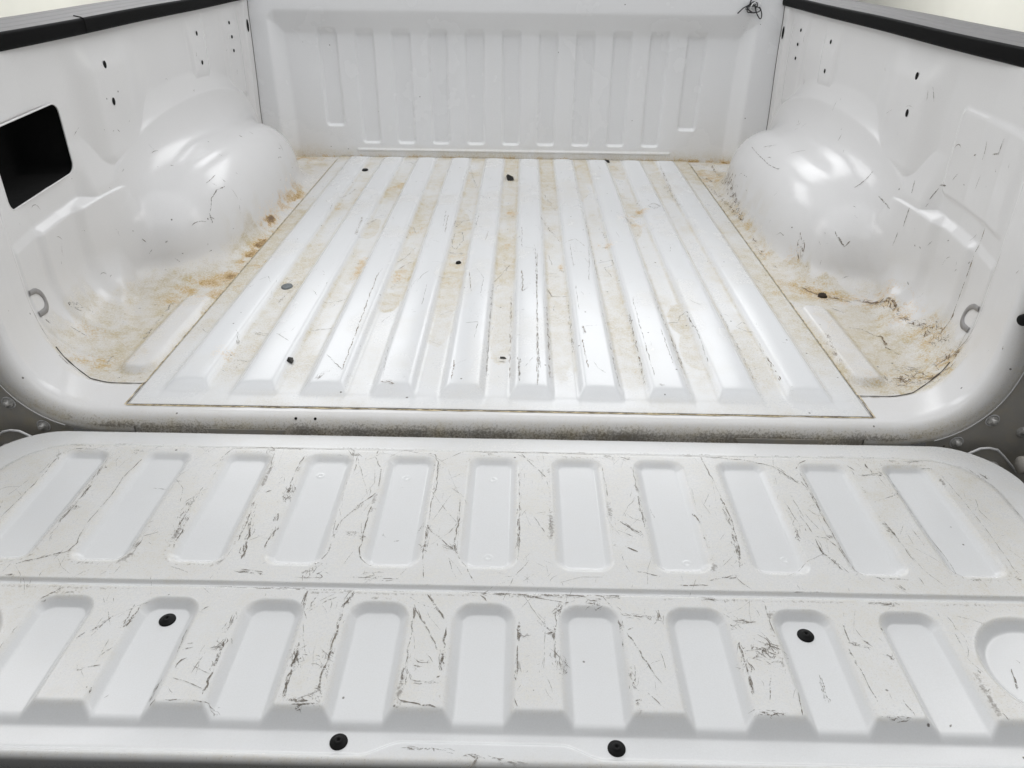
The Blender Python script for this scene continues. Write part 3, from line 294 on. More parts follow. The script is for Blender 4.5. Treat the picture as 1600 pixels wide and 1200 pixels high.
FL_MARKS = [('l',2.0,[(-0.2891,0.5868),(-0.2947,0.5404),(-0.2925,0.4542),(-0.2871,0.2936),(-0.2826,0.1079)]),('l',1.8,[(-0.1744,0.5859),(-0.1911,0.5562),(-0.1988,0.5112)]),('l',2.0,[(-0.2015,0.5331),(-0.2082,0.4838)]),('l',2.0,[(-0.1723,0.987),(-0.1671,0.8445)]),('l',2.0,[(-0.0969,0.9823),(-0.1489,0.9631),(-0.1502,0.9145)]),('l',3.0,[(-0.1413,0.8684),(-0.124,0.8768),(-0.1171,0.8174),(-0.1314,0.7462),(-0.1434,0.7733),(-0.1445,0.8161),(-0.1413,0.8684)]),('l',4.0,[(-0.1488,0.7251),(-0.1101,0.7202)]),('f',6.0,[(-0.1485,0.7211),(-0.1096,0.7135)]),('l',2.0,[(0.0346,0.8998),(0.0354,0.7469),(0.0691,0.7349),(0.0692,0.5223),(0.0692,0.2008),(0.0676,0.0795)]),('l',3.0,[(0.0363,0.589),(0.039,0.4677)]),('f',6.0,[(0.039,0.4677),(0.0475,0.489)]),('l',3.0,[(0.0697,0.5672),(0.0699,0.5114)]),('l',1.6,[(-0.0868,0.5837),(-0.0747,0.463)]),('l',1.6,[(-0.0696,0.5962),(-0.051,0.5394),(-0.0531,0.4536)]),('l',2.0,[(-0.0763,0.306),(-0.0515,0.3113),(-0.0533,0.2437)]),('l',2.5,[(-0.0866,0.1503),(-0.0842,0.0809)]),('l',3.0,[(0.0314,0.1692),(0.0339,0.085)]),('l',2.0,[(0.0663,0.2646),(0.0717,0.1273)]),('l',1.8,[(0.006,0.648),(-0.0149,0.5751),(-0.027,0.5404)]),('l',1.2,[(-0.0287,0.5292),(-0.0282,0.3122),(-0.0247,0.11)]),('f',3.0,[(-0.0287,0.5292),(-0.0282,0.3122),(-0.0247,0.11)]),('f',3.0,[(0.0137,0.4666),(0.0166,0.1046)]),('l',2.2,[(-0.3229,0.1639),(-0.2924,0.1215),(-0.2826,0.1079)]),('f',8.0,[(-0.3223,0.0726),(-0.3012,0.1142)]),('l',1.5,[(-0.3189,0.0728),(-0.312,0.0864)]),('f',6.0,[(-0.2556,0.4872),(-0.2439,0.5539)]),('l',2.0,[(-0.2669,0.6486),(-0.2491,0.6877),(-0.2342,0.7553)]),('l',2.2,[(-0.2569,0.6121),(-0.2271,0.663)]),('l',1.8,[(-0.3915,0.4098),(-0.361,0.421),(-0.3415,0.4368)]),('l',2.5,[(-0.3832,0.2771),(-0.3663,0.2863)]),('l',1.5,[(-0.3663,0.2863),(-0.3406,0.2916)]),('l',1.8,[(-0.4392,0.2456),(-0.4081,0.2145)]),('l',1.6,[(-0.5065,0.5429),(-0.4861,0.5324),(-0.5001,0.5041)]),('f',6.0,[(-0.2085,0.0766),(-0.183,0.0643)]),('l',1.6,[(-0.2154,0.2058),(-0.2062,0.0833)]),('l',4.0,[(-0.0042,0.1679),(0.0101,0.1647)]),('l',2.4,[(0.0947,0.5016),(0.1022,0.4651),(0.1275,0.4661)]),('l',1.6,[(-0.176,0.5012),(-0.1734,0.3892)]),('l',1.5,[(0.0422,0.1263),(0.0617,0.1703)]),('l',1.5,[(-0.075,0.8715),(-0.054,0.8573),(-0.0585,0.7913)]),('l',1.5,[(-0.2786,0.9005),(-0.259,0.9093),(-0.2479,0.8634),(-0.2621,0.8551)]),('f',4.0,[(-0.1242,0.9893),(-0.1534,0.8909)]),('f',5.0,[(-0.4067,0.9755),(-0.3975,0.819)]),('l',2.5,[(0.094,0.5016),(0.1036,0.4651),(0.1353,0.4664)]),('f',6.0,[(0.1267,0.6287),(0.1349,0.605)]),('l',1.6,[(0.1426,0.7864),(0.1733,0.8091),(0.1949,0.761)]),('l',1.4,[(0.1567,0.773),(0.1581,0.6179)]),('l',1.8,[(0.2191,0.6699),(0.256,0.6906),(0.2576,0.659),(0.2327,0.6394),(0.2459,0.5862),(0.2149,0.5907)]),('l',5.0,[(0.24,0.7768),(0.2545,0.7747)]),('l',2.0,[(0.276,0.4465),(0.2748,0.3238),(0.2744,0.1068)]),('l',2.0,[(0.3139,0.2992),(0.3158,0.1502)]),('l',2.5,[(0.1585,0.3019),(0.1613,0.2681)]),('f',5.0,[(0.1585,0.3019),(0.1621,0.2681)]),('l',1.6,[(0.1563,0.5042),(0.1571,0.3738)]),('l',2.0,[(0.1548,0.2433),(0.1581,0.1304)]),('l',2.0,[(0.3305,0.3438),(0.3563,0.3448),(0.3707,0.3821),(0.3837,0.3874),(0.3821,0.3147)]),('l',1.6,[(0.3811,0.3732),(0.3857,0.2934),(0.3825,0.167)]),('f',4.0,[(0.3297,0.3259),(0.3342,0.1951),(0.3344,0.1366)]),('l',2.0,[(0.475,0.3315),(0.4924,0.3545),(0.4969,0.3412)]),('l',1.6,[(0.473,0.3314),(0.5013,0.2977)]),('f',3.0,[(0.4969,0.2807),(0.4999,0.1079)]),('l',3.0,[(0.3142,1.0108),(0.3354,0.962)]),('f',4.0,[(0.3241,1.0028),(0.3417,0.9704)]),('l',4.0,[(0.3582,0.6823),(0.3619,0.6761)]),('f',5.0,[(0.2722,0.08),(0.283,0.0738)]),('l',3.0,[(0.0344,0.1619),(0.0334,0.0783)]),('l',1.5,[(0.0728,0.7019),(0.0652,0.0663)]),('l',1.6,[(0.2047,0.7614),(0.1888,0.5383)]),('l',1.5,[(0.1702,0.4524),(0.1877,0.4634)]),('f',3.0,[(0.09,0.4192),(0.0893,0.0936)]),('f',3.0,[(0.1362,0.4409),(0.1359,0.2032)]),('f',3.0,[(0.2053,0.3757),(0.2098,0.0778)]),('f',3.0,[(0.2617,0.3779),(0.2554,0.0926)]),('f',4.0,[(0.3256,0.4587),(0.3325,0.1653)]),('f',4.0,[(0.4559,0.4045),(0.4568,0.0996)]),('f',5.0,[(0.0871,0.9997),(0.1338,0.8145)]),('f',5.0,[(0.2437,0.9414),(0.2564,0.8494)]),('f',6.0,[(0.6413,0.8379),(0.6364,0.7269)]),('l',1.6,[(0.1015,0.7163),(0.1092,0.6525)]),('f',3.0,[(0.2113,1.0058),(0.2116,0.5504)]),('l',2.0,[(-0.1814,1.0264),(-0.177,0.8949)]),('l',2.0,[(-0.1527,0.9438),(-0.1128,0.9787)]),('f',6.0,[(-0.023,1.017),(0.015,1.0189)]),('l',2.0,[(-0.087,0.9968),(-0.0894,0.8991)]),('f',4.0,[(-0.3714,1.6206),(-0.3444,1.5695)]),('f',7.0,[(-0.1506,1.555),(-0.1002,1.2379)]),('f',5.0,[(0.1088,1.3335),(0.138,1.2922)]),('f',4.0,[(-0.5112,1.1374),(-0.4835,1.2589)]),('l',1.5,[(-0.3963,0.9483),(-0.368,1.0),(-0.3439,1.0184)]),('f',5.0,[(-0.3904,0.9163),(-0.3666,0.9915)]),('f',6.0,[(0.1006,1.2282),(0.1309,1.0774)]),('f',11.0,[(0.3462,1.0526),(0.377,1.0367)]),('l',3.5,[(0.4035,1.1092),(0.4231,1.1287),(0.436,1.1017),(0.4151,1.0737),(0.4035,1.1092)]),('f',7.0,[(0.4035,1.1092),(0.4226,1.1249),(0.436,1.1017),(0.4151,1.0737)]),('f',11.0,[(0.4867,1.354),(0.4997,1.1141)]),('f',7.0,[(0.6109,1.5235),(0.6454,1.501)]),('f',5.0,[(0.5068,1.5675),(0.4973,1.2695)]),('f',4.0,[(0.3538,1.5587),(0.3578,1.5338)]),('l',1.6,[(0.3103,0.9993),(0.3344,0.9756)]),('f',7.0,[(0.2342,1.6565),(0.3788,1.6705)]),('f',5.0,[(0.5945,1.6915),(0.6278,1.6852)]),('f',5.0,[(-0.5006,0.1574),(-0.4595,0.1515)]),('f',5.0,[(-0.485,0.1218),(-0.4701,0.1512)]),('l',1.8,[(-0.4852,0.269),(-0.4601,0.2615)]),('f',5.0,[(-0.5002,0.2684),(-0.4577,0.2532)]),('l',1.5,[(-0.6437,0.5146),(-0.6279,0.5321)]),('l',1.5,[(-0.5544,0.5073),(-0.5395,0.5302),(-0.5256,0.4976)]),('f',5.0,[(-0.52,0.2592),(-0.504,0.2109)]),('f',5.0,[(-0.4864,0.406),(-0.4673,0.522)])]
SD_MARKS = [('l',2.5,[(0.7095,0.3437),(0.7339,0.3358),(0.7559,0.2937),(0.7467,0.2525),(0.7596,0.2216)]),('f',3.0,[(0.7095,0.3437),(0.7339,0.3358),(0.7559,0.2937),(0.7467,0.2525),(0.7596,0.2216)]),('f',16.0,[(0.6715,0.5502),(0.6936,0.5239),(0.7108,0.4981),(0.7531,0.4739)]),('l',5.0,[(0.6742,0.5448),(0.6918,0.5184),(0.7101,0.4959),(0.7562,0.471)]),('f',12.0,[(0.7636,0.4795),(0.7938,0.4705),(0.8116,0.4314),(0.8144,0.3887)]),('l',5.0,[(0.7853,0.4701),(0.807,0.4509),(0.816,0.4219),(0.8165,0.3887)]),('f',10.0,[(0.8144,0.3887),(0.8173,0.339),(0.8222,0.2714)]),('f',14.0,[(0.8222,0.2714),(0.8263,0.2395),(0.8196,0.1935)]),('l',4.0,[(0.8145,0.2711),(0.8317,0.2718)]),('f',22.0,[(0.7817,0.1348),(0.8167,0.15)]),('f',26.0,[(0.7305,0.1125),(0.7762,0.1007)]),('f',24.0,[(0.6987,0.1182),(0.7395,0.1333)]),('f',20.0,[(0.7295,0.1755),(0.7603,0.141)]),('f',12.0,[(0.6996,0.1459),(0.6952,0.1181)]),('l',2.0,[(0.8302,0.2319),(0.8659,0.2529)]),('f',7.0,[(0.6401,0.7696),(0.6438,0.7563)]),('l',4.0,[(0.6416,0.7697),(0.6438,0.7563)]),('f',7.0,[(0.6934,0.6806),(0.6965,0.6377)]),('f',5.0,[(0.6462,0.6785),(0.6479,0.66)]),('f',6.0,[(0.6438,0.8694),(0.6425,0.8256)]),('f',6.0,[(0.7066,0.437),(0.7246,0.4183)]),('f',6.0,[(0.6429,0.2979),(0.6286,0.172)]),('l',2.0,[(0.6224,0.0618),(0.6767,0.0649),(0.7103,0.0661)]),('f',8.0,[(0.6767,1.3856),(0.6465,0.9839)]),('f',7.0,[(0.6348,1.3833),(0.6483,0.984)]),('f',12.0,[(0.6245,1.5224),(0.66,1.3847)]),('f',9.0,[(0.6933,1.6014),(0.6941,1.4547)]),('f',8.0,[(-0.7017,0.2728),(-0.7056,0.2641)]),('l',3.0,[(-0.7683,0.3005),(-0.7644,0.3007)]),('l',3.0,[(-0.7719,0.3786),(-0.7659,0.3788)]),('l',3.0,[(-0.748,0.3989),(-0.74,0.3992)]),('l',3.0,[(-0.7807,0.336),(-0.7768,0.3361)]),('f',4.0,[(-0.7432,0.2797),(-0.7387,0.2782)]),('l',2.0,[(-0.8212,0.2147),(-0.792,0.2158)]),('l',3.0,[(-0.8293,0.1678),(-0.8268,0.1732)]),('f',5.0,[(-0.6812,0.0906),(-0.6778,0.0907)]),('f',5.0,[(-0.644,0.0919),(-0.6407,0.092)]),('l',2.0,[(-0.8713,0.2249),(-0.8576,0.2134)]),('f',5.0,[(-0.7081,0.3621),(-0.7115,0.4102)]),('f',4.0,[(-0.7082,0.3527),(-0.6987,0.2313)]),('l',2.0,[(-0.8335,0.149),(-0.8007,0.1212)]),('l',2.0,[(-0.7865,0.1076),(-0.7588,0.0879)]),('f',4.0,[(-0.7214,0.1312),(-0.7248,0.1678)]),('f',8.0,[(-0.8404,0.2591),(-0.8273,0.2939)])]
FLOOR_TAN = [(-0.2503,0.4231,0.025,0.05,0.85),(-0.2483,0.5502,0.022,0.06,0.75),(-0.2525,0.7084,0.02,0.06,0.6),(-0.1324,0.5896,0.03,0.08,0.95),(-0.1251,0.4584,0.03,0.09,0.7),(-0.1296,0.9153,0.022,0.1,0.8),(-0.1327,0.3245,0.03,0.1,0.45),(-0.3704,0.8883,0.022,0.07,0.7),(-0.3628,0.5915,0.025,0.07,0.6),(-0.4943,0.4641,0.03,0.05,0.6),(-0.4787,0.3113,0.04,0.07,0.55),(0.3226,0.9367,0.03,0.1,0.6),(0.3729,0.3439,0.03,0.08,0.8),(0.3701,0.2267,0.03,0.08,0.6),(-0.009,0.3843,0.03,0.2,0.5),(0.369,1.0965,0.03,0.08,0.7),(0.5028,1.2972,0.03,0.12,0.6),(0.363,1.5151,0.03,0.1,0.6),(-0.0121,1.2699,0.03,0.1,0.55),(0.1172,1.1768,0.03,0.1,0.5),(0.1098,1.2764,0.03,0.15,0.6),(0.2061,1.2815,0.03,0.12,0.55),(-0.5019,0.1572,0.04,0.05,0.5),(0.1106,0.2989,0.03,0.2,0.45),(0.2305,0.3034,0.03,0.2,0.5),(0.4817,0.2307,0.03,0.1,0.5)]
FLOOR_RUST = [(-0.25,0.5615,0.012,0.05,0.55),(-0.1258,0.6752,0.03,0.03,0.6),(0.3656,1.0696,0.022,0.03,0.7),(0.4237,1.1265,0.02,0.02,0.5),(0.1299,0.6427,0.008,0.02,0.7),(0.2468,0.7918,0.02,0.02,0.5),(-0.3471,0.6161,0.01,0.06,0.55),(0.0093,1.0433,0.02,0.02,0.5),(-0.4902,0.165,0.03,0.03,0.55),(0.3498,0.9865,0.03,0.05,0.45),(-0.6232,0.8611,0.02,0.06,0.35)]
SIDE_RUST = ([(0.6513,0.9221,0.012,0.045,1.0),(0.6328,0.7589,0.012,0.075,1.0),(0.6345,0.6721,0.013,0.05,0.9),(0.6074,0.4188,0.016,0.05,1.0),(0.6152,0.4592,0.012,0.05,0.8),(0.6376,0.5566,0.03,0.03,0.75),(0.6695,0.5214,0.035,0.03,0.6),(0.6962,0.4769,0.035,0.03,0.5),(0.7177,0.4244,0.03,0.03,0.35),(0.6521,1.0574,0.014,0.06,0.5),(0.6451,1.1569,0.02,0.08,0.6),(0.741,1.6309,0.05,0.05,0.5),(0.6381,0.4583,0.03,0.03,0.6),(0.7968,0.2315,0.05,0.02,0.25),(0.7341,0.1343,0.05,0.03,0.25)],[(0.6938,0.5231,0.035,0.03,0.85),(0.7128,0.5026,0.03,0.025,1.0),(0.7552,0.4784,0.035,0.02,0.7),(0.8071,0.4603,0.04,0.02,0.75),(0.8186,0.4071,0.035,0.03,0.85),(0.8196,0.3431,0.03,0.03,0.7),(0.8245,0.2753,0.03,0.03,0.6),(0.825,0.2354,0.03,0.025,0.75),(0.812,0.1462,0.035,0.025,0.9),(0.7712,0.1106,0.05,0.02,0.6),(0.6601,0.5544,0.04,0.05,0.55),(0.721,0.1292,0.06,0.03,0.4),(0.6456,0.7616,0.012,0.04,0.6),(0.699,0.6672,0.02,0.03,0.6),(0.6469,0.9844,0.01,0.1,0.5),(0.6509,1.4597,0.06,0.08,0.7),(0.7341,1.6639,0.04,0.06,0.6),(0.7822,0.181,0.04,0.03,0.45)])
SIDE_TAN = ([(0.759,0.1703,0.1,0.06,0.55),(0.7839,0.2996,0.08,0.06,0.6),(0.7224,0.3379,0.06,0.08,0.5),(0.7091,0.4554,0.08,0.06,0.65),(0.6695,0.5214,0.06,0.05,0.75),(0.6442,0.7175,0.03,0.12,0.7),(0.6074,0.4188,0.035,0.1,0.7),(0.611,0.2549,0.02,0.15,0.4),(0.7277,1.5786,0.06,0.1,0.6)],[(0.7326,0.3943,0.08,0.06,0.75),(0.7282,0.28,0.1,0.06,0.8),(0.7685,0.2412,0.09,0.06,0.75),(0.7386,0.1298,0.1,0.05,0.85),(0.6903,0.5123,0.08,0.06,0.8),(0.6604,0.1068,0.08,0.03,0.6),(0.6421,0.6464,0.03,0.15,0.7),(0.6318,0.2206,0.02,0.15,0.5),(0.6638,1.4604,0.08,0.12,0.8),(0.6479,0.5877,0.05,0.08,0.7)])
WALL_MARKS = {-1: [(2.5, [(-0.7003, 0.7797, 0.1459), (-0.7081, 0.7434, 0.1483), (-0.7098, 0.7068, 0.1383), (-0.706, 0.6775, 0.1164)]), (5.0, [(-0.7067, 0.671, 0.1133), (-0.7005, 0.6637, 0.0924)]), (2.0, [(-0.7228, 0.7897, 0.1718), (-0.7277, 0.7354, 0.1658)]), (2.5, [(-0.715, 0.7941, 0.1654), (-0.7032, 0.7945, 0.1523)]), (4.0, [(-0.7582, 1.0883, 0.2006), (-0.7465, 1.0829, 0.1961)]), (4.0, [(-0.7506, 1.1524, 0.1968), (-0.7398, 1.1486, 0.1918)]), (4.0, [(-0.7016, 0.8688, 0.1574), (-0.6986, 0.8694, 0.1534)]), (4.0, [(-0.775, 0.565, 0.0767), (-0.7695, 0.5701, 0.0826)]), (2.0, [(-0.8055, 0.5418, 0.0595), (-0.8005, 0.548, 0.0674)]), (2.0, [(-0.7589, 0.561, 0.0427), (-0.7489, 0.5611, 0.0324)]), (2.0, [(-0.8158, 0.5452, 0.0933), (-0.8094, 0.5479, 0.0849)]), (2.0, [(-0.69, 1.2042, 0.1394), (-0.6881, 1.2176, 0.1344)]), (2.0, [(-0.6789, 0.8072, 0.1086), (-0.677, 0.8071, 0.1032)]), (3.0, [(-0.8287, 0.5381, 0.1153), (-0.8274, 0.5389, 0.1126)]), (1.5, [(-0.6771, 0.7882, 0.098), (-0.6728, 0.7758, 0.0746)]), (3.0, [(-0.7646, 0.7275, 0.1838), (-0.7608, 0.7273, 0.1824)]), (2.0, [(-0.7466, 0.5719, 0.0516), (-0.7431, 0.5738, 0.0484)]), (2.0, [(-0.7033, 0.6206, 0.0366), (-0.6992, 0.6309, 0.0381)]), (2.0, [(-0.7781, 0.5375, 0.0232), (-0.7714, 0.5381, 0.0215)])], 1: [(1.5, [(0.7049, 1.2077, 0.1619), (0.7011, 1.1107, 0.1609), (0.7006, 1.021, 0.1599), (0.706, 0.9431, 0.166)]), (4.0, [(0.6722, 1.1283, 0.1016), (0.6727, 1.1019, 0.1027)]), (2.0, [(0.8059, 0.6957, 0.1904), (0.8289, 0.6975, 0.2101), (0.8413, 0.698, 0.2299)]), (2.5, [(0.8344, 0.6258, 0.1916), (0.8399, 0.5734, 0.1789)]), (2.5, [(0.8618, 0.5425, 0.251), (0.8556, 0.5294, 0.2207)]), (2.0, [(0.8524, 0.5128, 0.2028), (0.8471, 0.5088, 0.1622)]), (1.5, [(0.8433, 0.5161, 0.1455), (0.8388, 0.5144, 0.1172)]), (3.0, [(0.8623, 0.4719, 0.2158), (0.8644, 0.4684, 0.2258)]), (3.0, [(0.8695, 0.458, 0.2647), (0.8664, 0.4293, 0.2719)]), (2.0, [(0.8651, 0.4106, 0.2875), (0.8637, 0.3946, 0.3062)]), (3.0, [(0.7477, 0.6075, 0.1146), (0.7565, 0.5881, 0.0989), (0.7645, 0.5772, 0.0889)]), (3.0, [(0.7645, 0.5772, 0.0889), (0.7745, 0.5802, 0.102)]), (2.0, [(0.6706, 0.7624, 0.0513), (0.6742, 0.7457, 0.0627), (0.6768, 0.7268, 0.0612)]), (4.0, [(0.6854, 0.7124, 0.0878), (0.6868, 0.7069, 0.0881)]), (3.0, [(0.8548, 0.4081, 0.1565), (0.8565, 0.4007, 0.1682)]), (4.0, [(0.8459, 0.4263, 0.0699), (0.8456, 0.418, 0.0662)]), (2.0, [(0.7182, 1.1408, 0.1777), (0.7402, 1.1006, 0.1932)]), (2.0, [(0.7208, 0.618, 0.0875), (0.7235, 0.6096, 0.0803)]), (2.0, [(0.7245, 0.5912, 0.0406), (0.7258, 0.5938, 0.0501)]), (2.0, [(0.7641, 0.5479, 0.025), (0.775, 0.5483, 0.0302)]), (2.0, [(0.7909, 0.6445, 0.1631), (0.7951, 0.6336, 0.1592)]), (2.0, [(0.7881, 0.6207, 0.1483), (0.793, 0.6127, 0.1451)]), (2.0, [(0.8236, 1.2177, 0.2219), (0.8338, 1.2083, 0.2329)]), (3.0, [(0.7296, 0.6207, 0.1071), (0.7312, 0.6174, 0.1058)]), (3.0, [(0.7047, 0.9575, 0.165), (0.7079, 0.9415, 0.1681)]), (2.5, [(0.8533, 0.2927, 0.3649), (0.8504, 0.2699, 0.372), (0.8497, 0.2689, 0.3915), (0.8493, 0.2665, 0.3984)]), (3.0, [(0.861, 0.3589, 0.3472), (0.8606, 0.3526, 0.3515)]), (3.0, [(0.8632, 0.3671, 0.2919), (0.863, 0.3614, 0.2917)]), (1.5, [(0.8236, 1.202, 0.2227), (0.8337, 1.2058, 0.2328)]), (3.0, [(0.8516, 0.254, 0.1778), (0.8521, 0.2512, 0.1826)]), (3.0, [(0.8519, 0.2868, 0.1495), (0.8511, 0.2817, 0.1554)]), (2.0, [(0.788, 0.0284, 0.2502), (0.7847, 0.0198, 0.2582)]), (3.0, [(0.851, 0.4517, 0.1423), (0.8513, 0.4464, 0.14)]), (3.0, [(0.7797, -0.0173, 0.142), (0.7799, -0.0156, 0.1477)]), (2.0, [(0.7897, 0.0291, 0.1139), (0.7891, 0.0254, 0.1194)])]}

# ------------------------------------------------------------------ setting
mesh_np('ground', np.array([(-30, -20, -0.85), (30, -20, -0.85), (30, 40, -0.85), (-30, 40, -0.85)]), [(0, 1, 2, 3)], M['ground'], smooth=False)['kind'] = 'structure'
for s in (-1, 1):
    o = extrude_poly('backdrop_wall', [(s*4.2, -2, -0.849), (s*4.2, 14, -0.849), (s*4.2, 14, 2.2), (s*4.2, -2, 2.2)], (s*0.1, 0, 0), M['backdrop'], None)
    o['kind'] = 'structure'

truck = bpy.data.objects.new('pickup_truck', None); C.objects.link(truck)
truck.location = (0, 0, -0.85); bpy.context.view_layer.update()
tag(truck, 'white pickup truck bed seen from behind with its scuffed ribbed tailgate lowered', 'pickup truck')

L = 1.67; PF = 0.1195; XO = -0.004

# ------------------------------------------------------------------ centre floor panel with ten pressed ribs
def rib_index(x): return np.clip(np.round((x-XO)/PF-0.5), -5, 4)
def floor_h(x, y):
    k = rib_index(x); xk = x-XO-(k+0.5)*PF
    outer = (np.abs(k+0.5) > 4).astype(float)
    yend = L-0.028; y0 = 0.036+0.006*outer
    sd = rbox(xk, y-(y0+yend)/2, 0.039, (yend-y0)/2, 0.014)
    sx = (0.0395-np.abs(xk))/0.0135
    sy = np.minimum((y-y0)/0.030, (yend-y)/0.012)
    t = np.clip(smin(ramp(sx, 0.16), ramp(sy, 0.22), 0.35)+0.02, 0, 1)
    h = 0.0112*t
    crown = 0.0009*np.cos(np.clip(xk/0.026, -1, 1)*np.pi/2)*t
    dent = 0.0012*(fbm(x*7+3, y*4, 1)-0.5)
    return 0.004+h+crown+dent*t + 0.0008*(fbm(x*4, y*4, 2)-0.5)
def patches(x, y, lst):                    # dried-on stains with an irregular, fairly crisp edge and a darker tide line
    r = np.zeros_like(x); tide = np.zeros_like(x)
    n = 0.55*(fbm(x*22+7, y*11+3, 4)-0.5)
    for bx, by, rx, ry, st in lst:
        d = np.exp(-0.7*(((x-bx)/rx)**2+((y-by)/ry)**2))+n
        r = np.maximum(r, st*sst(0.40, 0.50, d)); tide = np.maximum(tide, st*np.exp(-((d-0.44)/0.035)**2))
    return r, tide
def blobs(x, y, lst):
    r = np.zeros_like(x)
    for bx, by, rx, ry, st in lst:
        d = ((x-bx)/rx)**2+((y-by)/ry)**2
        r = np.maximum(r, st*np.exp(-d*0.7))
    return r
def build_floor():
    xs = np.linspace(-0.62, 0.62, 440); ys = np.linspace(0.0, L-0.003, 560)
    X, Y = np.meshgrid(xs, ys)
    Z = floor_h(X, Y)
    k = rib_index(X); xk = X-XO-(k+0.5)*PF
    vall = 1-ramp((0.041-np.abs(xk))/0.010, 0.1)
    vall = np.maximum(vall, 1-sst(0.03, 0.055, Y))
    edge = np.exp(-((np.abs(xk)-0.0385)/0.0035)**2)
    n1 = fbm(X*7+40, Y*3.2+11, 4); n2 = fbm(X*26+5, Y*14+2, 3)
    far = sst(0.1, 0.75, Y)
    side = sst(0.0, 0.5, X+0.25)
    film = vall*(0.17+0.62*sst(0.40, 0.66, n1)*(0.75+0.4*far))*(0.75+0.5*n2)
    film = film + 0.40*edge*sst(0.30, 0.6, fbm(X*5+9, Y*6+3, 3))*sst(0.05, 0.15, Y)
    film = film*(0.35+0.65*sst(0.05, 0.12, Y)) + 0.10*(1-sst(0.004, 0.03, Y))
    tanp, tide = patches(X, Y, FLOOR_TAN)
    film = np.maximum(film, (0.10+0.90*vall)*tanp*(0.75+0.5*n2))
    film = 0.92*film + 0.15*(1-vall)*sst(0.45, 0.75, fbm(X*11+2, Y*7+60, 4))
    film += 0.5*sst(L-0.06, L-0.01, Y)*vall
    film += 0.22*(sst(0.585, 0.618, np.abs(X)))*n1
    rust = blobs(X, Y, FLOOR_RUST)*sst(0.35, 0.6, n2)
    rust += 0.30*vall*sst(0.66, 0.8, n2)*sst(0.45, 0.6, n1)*sst(0.25, 0.6, Y)
    scuff = 0.34*sst(0.5, 0.68, fbm(X*60, Y*30, 3))*(1-vall)*sst(0.48, 0.66, fbm(X*8+77, Y*4+8, 2))
    scuff += 0.35*edge*sst(0.55, 0.7, n2)
    rust += 0.26*tide*(0.15+0.85*vall)*sst(0.40, 0.55, n2)
    A = np.stack([film, rust, scuff], -1)
    # region: each rib with its sloping sides
    reg = ((np.abs(xk) < 0.0435) & (Y > 0.030) & (Y < L-0.02)).astype(int)*(k+6).astype(int)
    # folded edges all round
    P = np.stack([X, Y, Z], -1)
    def pad(arr, row0, row1):
        return np.concatenate([row0[None], arr, row1[None]], 0)
    lo = P[0].copy(); lo[:, 2] = -0.002; lo[:, 1] -= 0.0006; hi = P[-1].copy(); hi[:, 2] -= 0.006
    P = pad(P, lo, hi); A = pad(A, A[0], A[-1]); reg = pad(reg, reg[0]*0, reg[-1]*0)
    cl = P[:, :1].copy(); cl[..., 2] = -0.002; cl[..., 0] -= 0.0006; cr = P[:, -1:].copy(); cr[..., 2] = -0.002; cr[..., 0] += 0.0006
    P = np.concatenate([cl, P, cr], 1); A = np.concatenate([A[:, :1], A, A[:, -1:]], 1); reg = np.concatenate([reg[:, :1]*0, reg, reg[:, -1:]*0], 1)
    return grid_obj('bed_floor', P, M['floor'], truck, A, reg, 'rib')

# ------------------------------------------------------------------ side walls, wheel housings, outer floor strips, rear posts
def xseam(y): pass
YS_X = np.array([0.0, 0.69, 0.72, 0.782, 0.842, 0.95]); YS_Y = np.array([0.068, 0.068, 0.072, 0.111, 0.157, 0.160])
def yseam(x): return np.interp(x, YS_X, YS_Y)
def wall_x(y, z, s):
    b = np.interp(y, [-0.1, 0.0, 0.08, 0.155, 0.25, 0.35, 0.5, 0.65, 1.7], [0.768, 0.776, 0.804, 0.832, 0.852, 0.864, 0.870, 0.872, 0.872])
    b = b + 0.010*(1-sst(0.05, 0.45, z))
    a = ((np.abs(y-1.03)/0.585)**2.4 + (np.maximum(z, 0)/0.36)**2.4)**(1/2.4)
    arch = 0.018*ramp((1-a)*0.36/(0.016+0.045*sst(0.22, 0.34, z)), 0.08)
    col1 = 0.018*sst(0.505, 0.60, y)*(1-sst(0.70, 0.86, y))*(1-sst(0.43, 0.512, z))*sst(0.20, 0.27, z)
    pad = 0.018*ramp((0.320-z)/0.10, 0.04)*sst(0.435, 0.495, y)*(1-sst(0.60, 0.70, y))
    col2 = 0.007*sst(1.12, 1.15, y)*(1-sst(1.235, 1.265, y))*sst(0.30, 0.36, z)*(1-sst(0.42, 0.51, z))
    col3 = 0.008*sst(1.385, 1.42, y)*(1-sst(1.52, 1.555, y))*sst(0.215, 0.25, z)*(1-sst(0.42, 0.51, z))
    front = 0.009*sst(1.565, 1.595, y)
    low = ramp((0.218-z)/0.016, 0.08)
    lo = low*(0.004*sst(0.150, 0.165, y) + 0.009*sst(0.235, 0.272, y) + 0.009*sst(0.380, 0.425, y))*(1-sst(0.55, 0.70, y))
    pr = np.maximum.reduce([arch, col1, pad, col2, col3, front, lo])
    if s > 0:
        em = rbox(y-0.22, z-0.335, 0.23, 0.085, 0.02)
        pr = pr + 0.005*ramp(-em/0.008, 0.15)*sst(0.16, 0.2, y)
    pr = pr + 0.0022*(fbm(y*5+9*s, z*6+2, 2)-0.5)
    up = 0.002*sst(0.455, 0.505, z)
    return b - pr - up
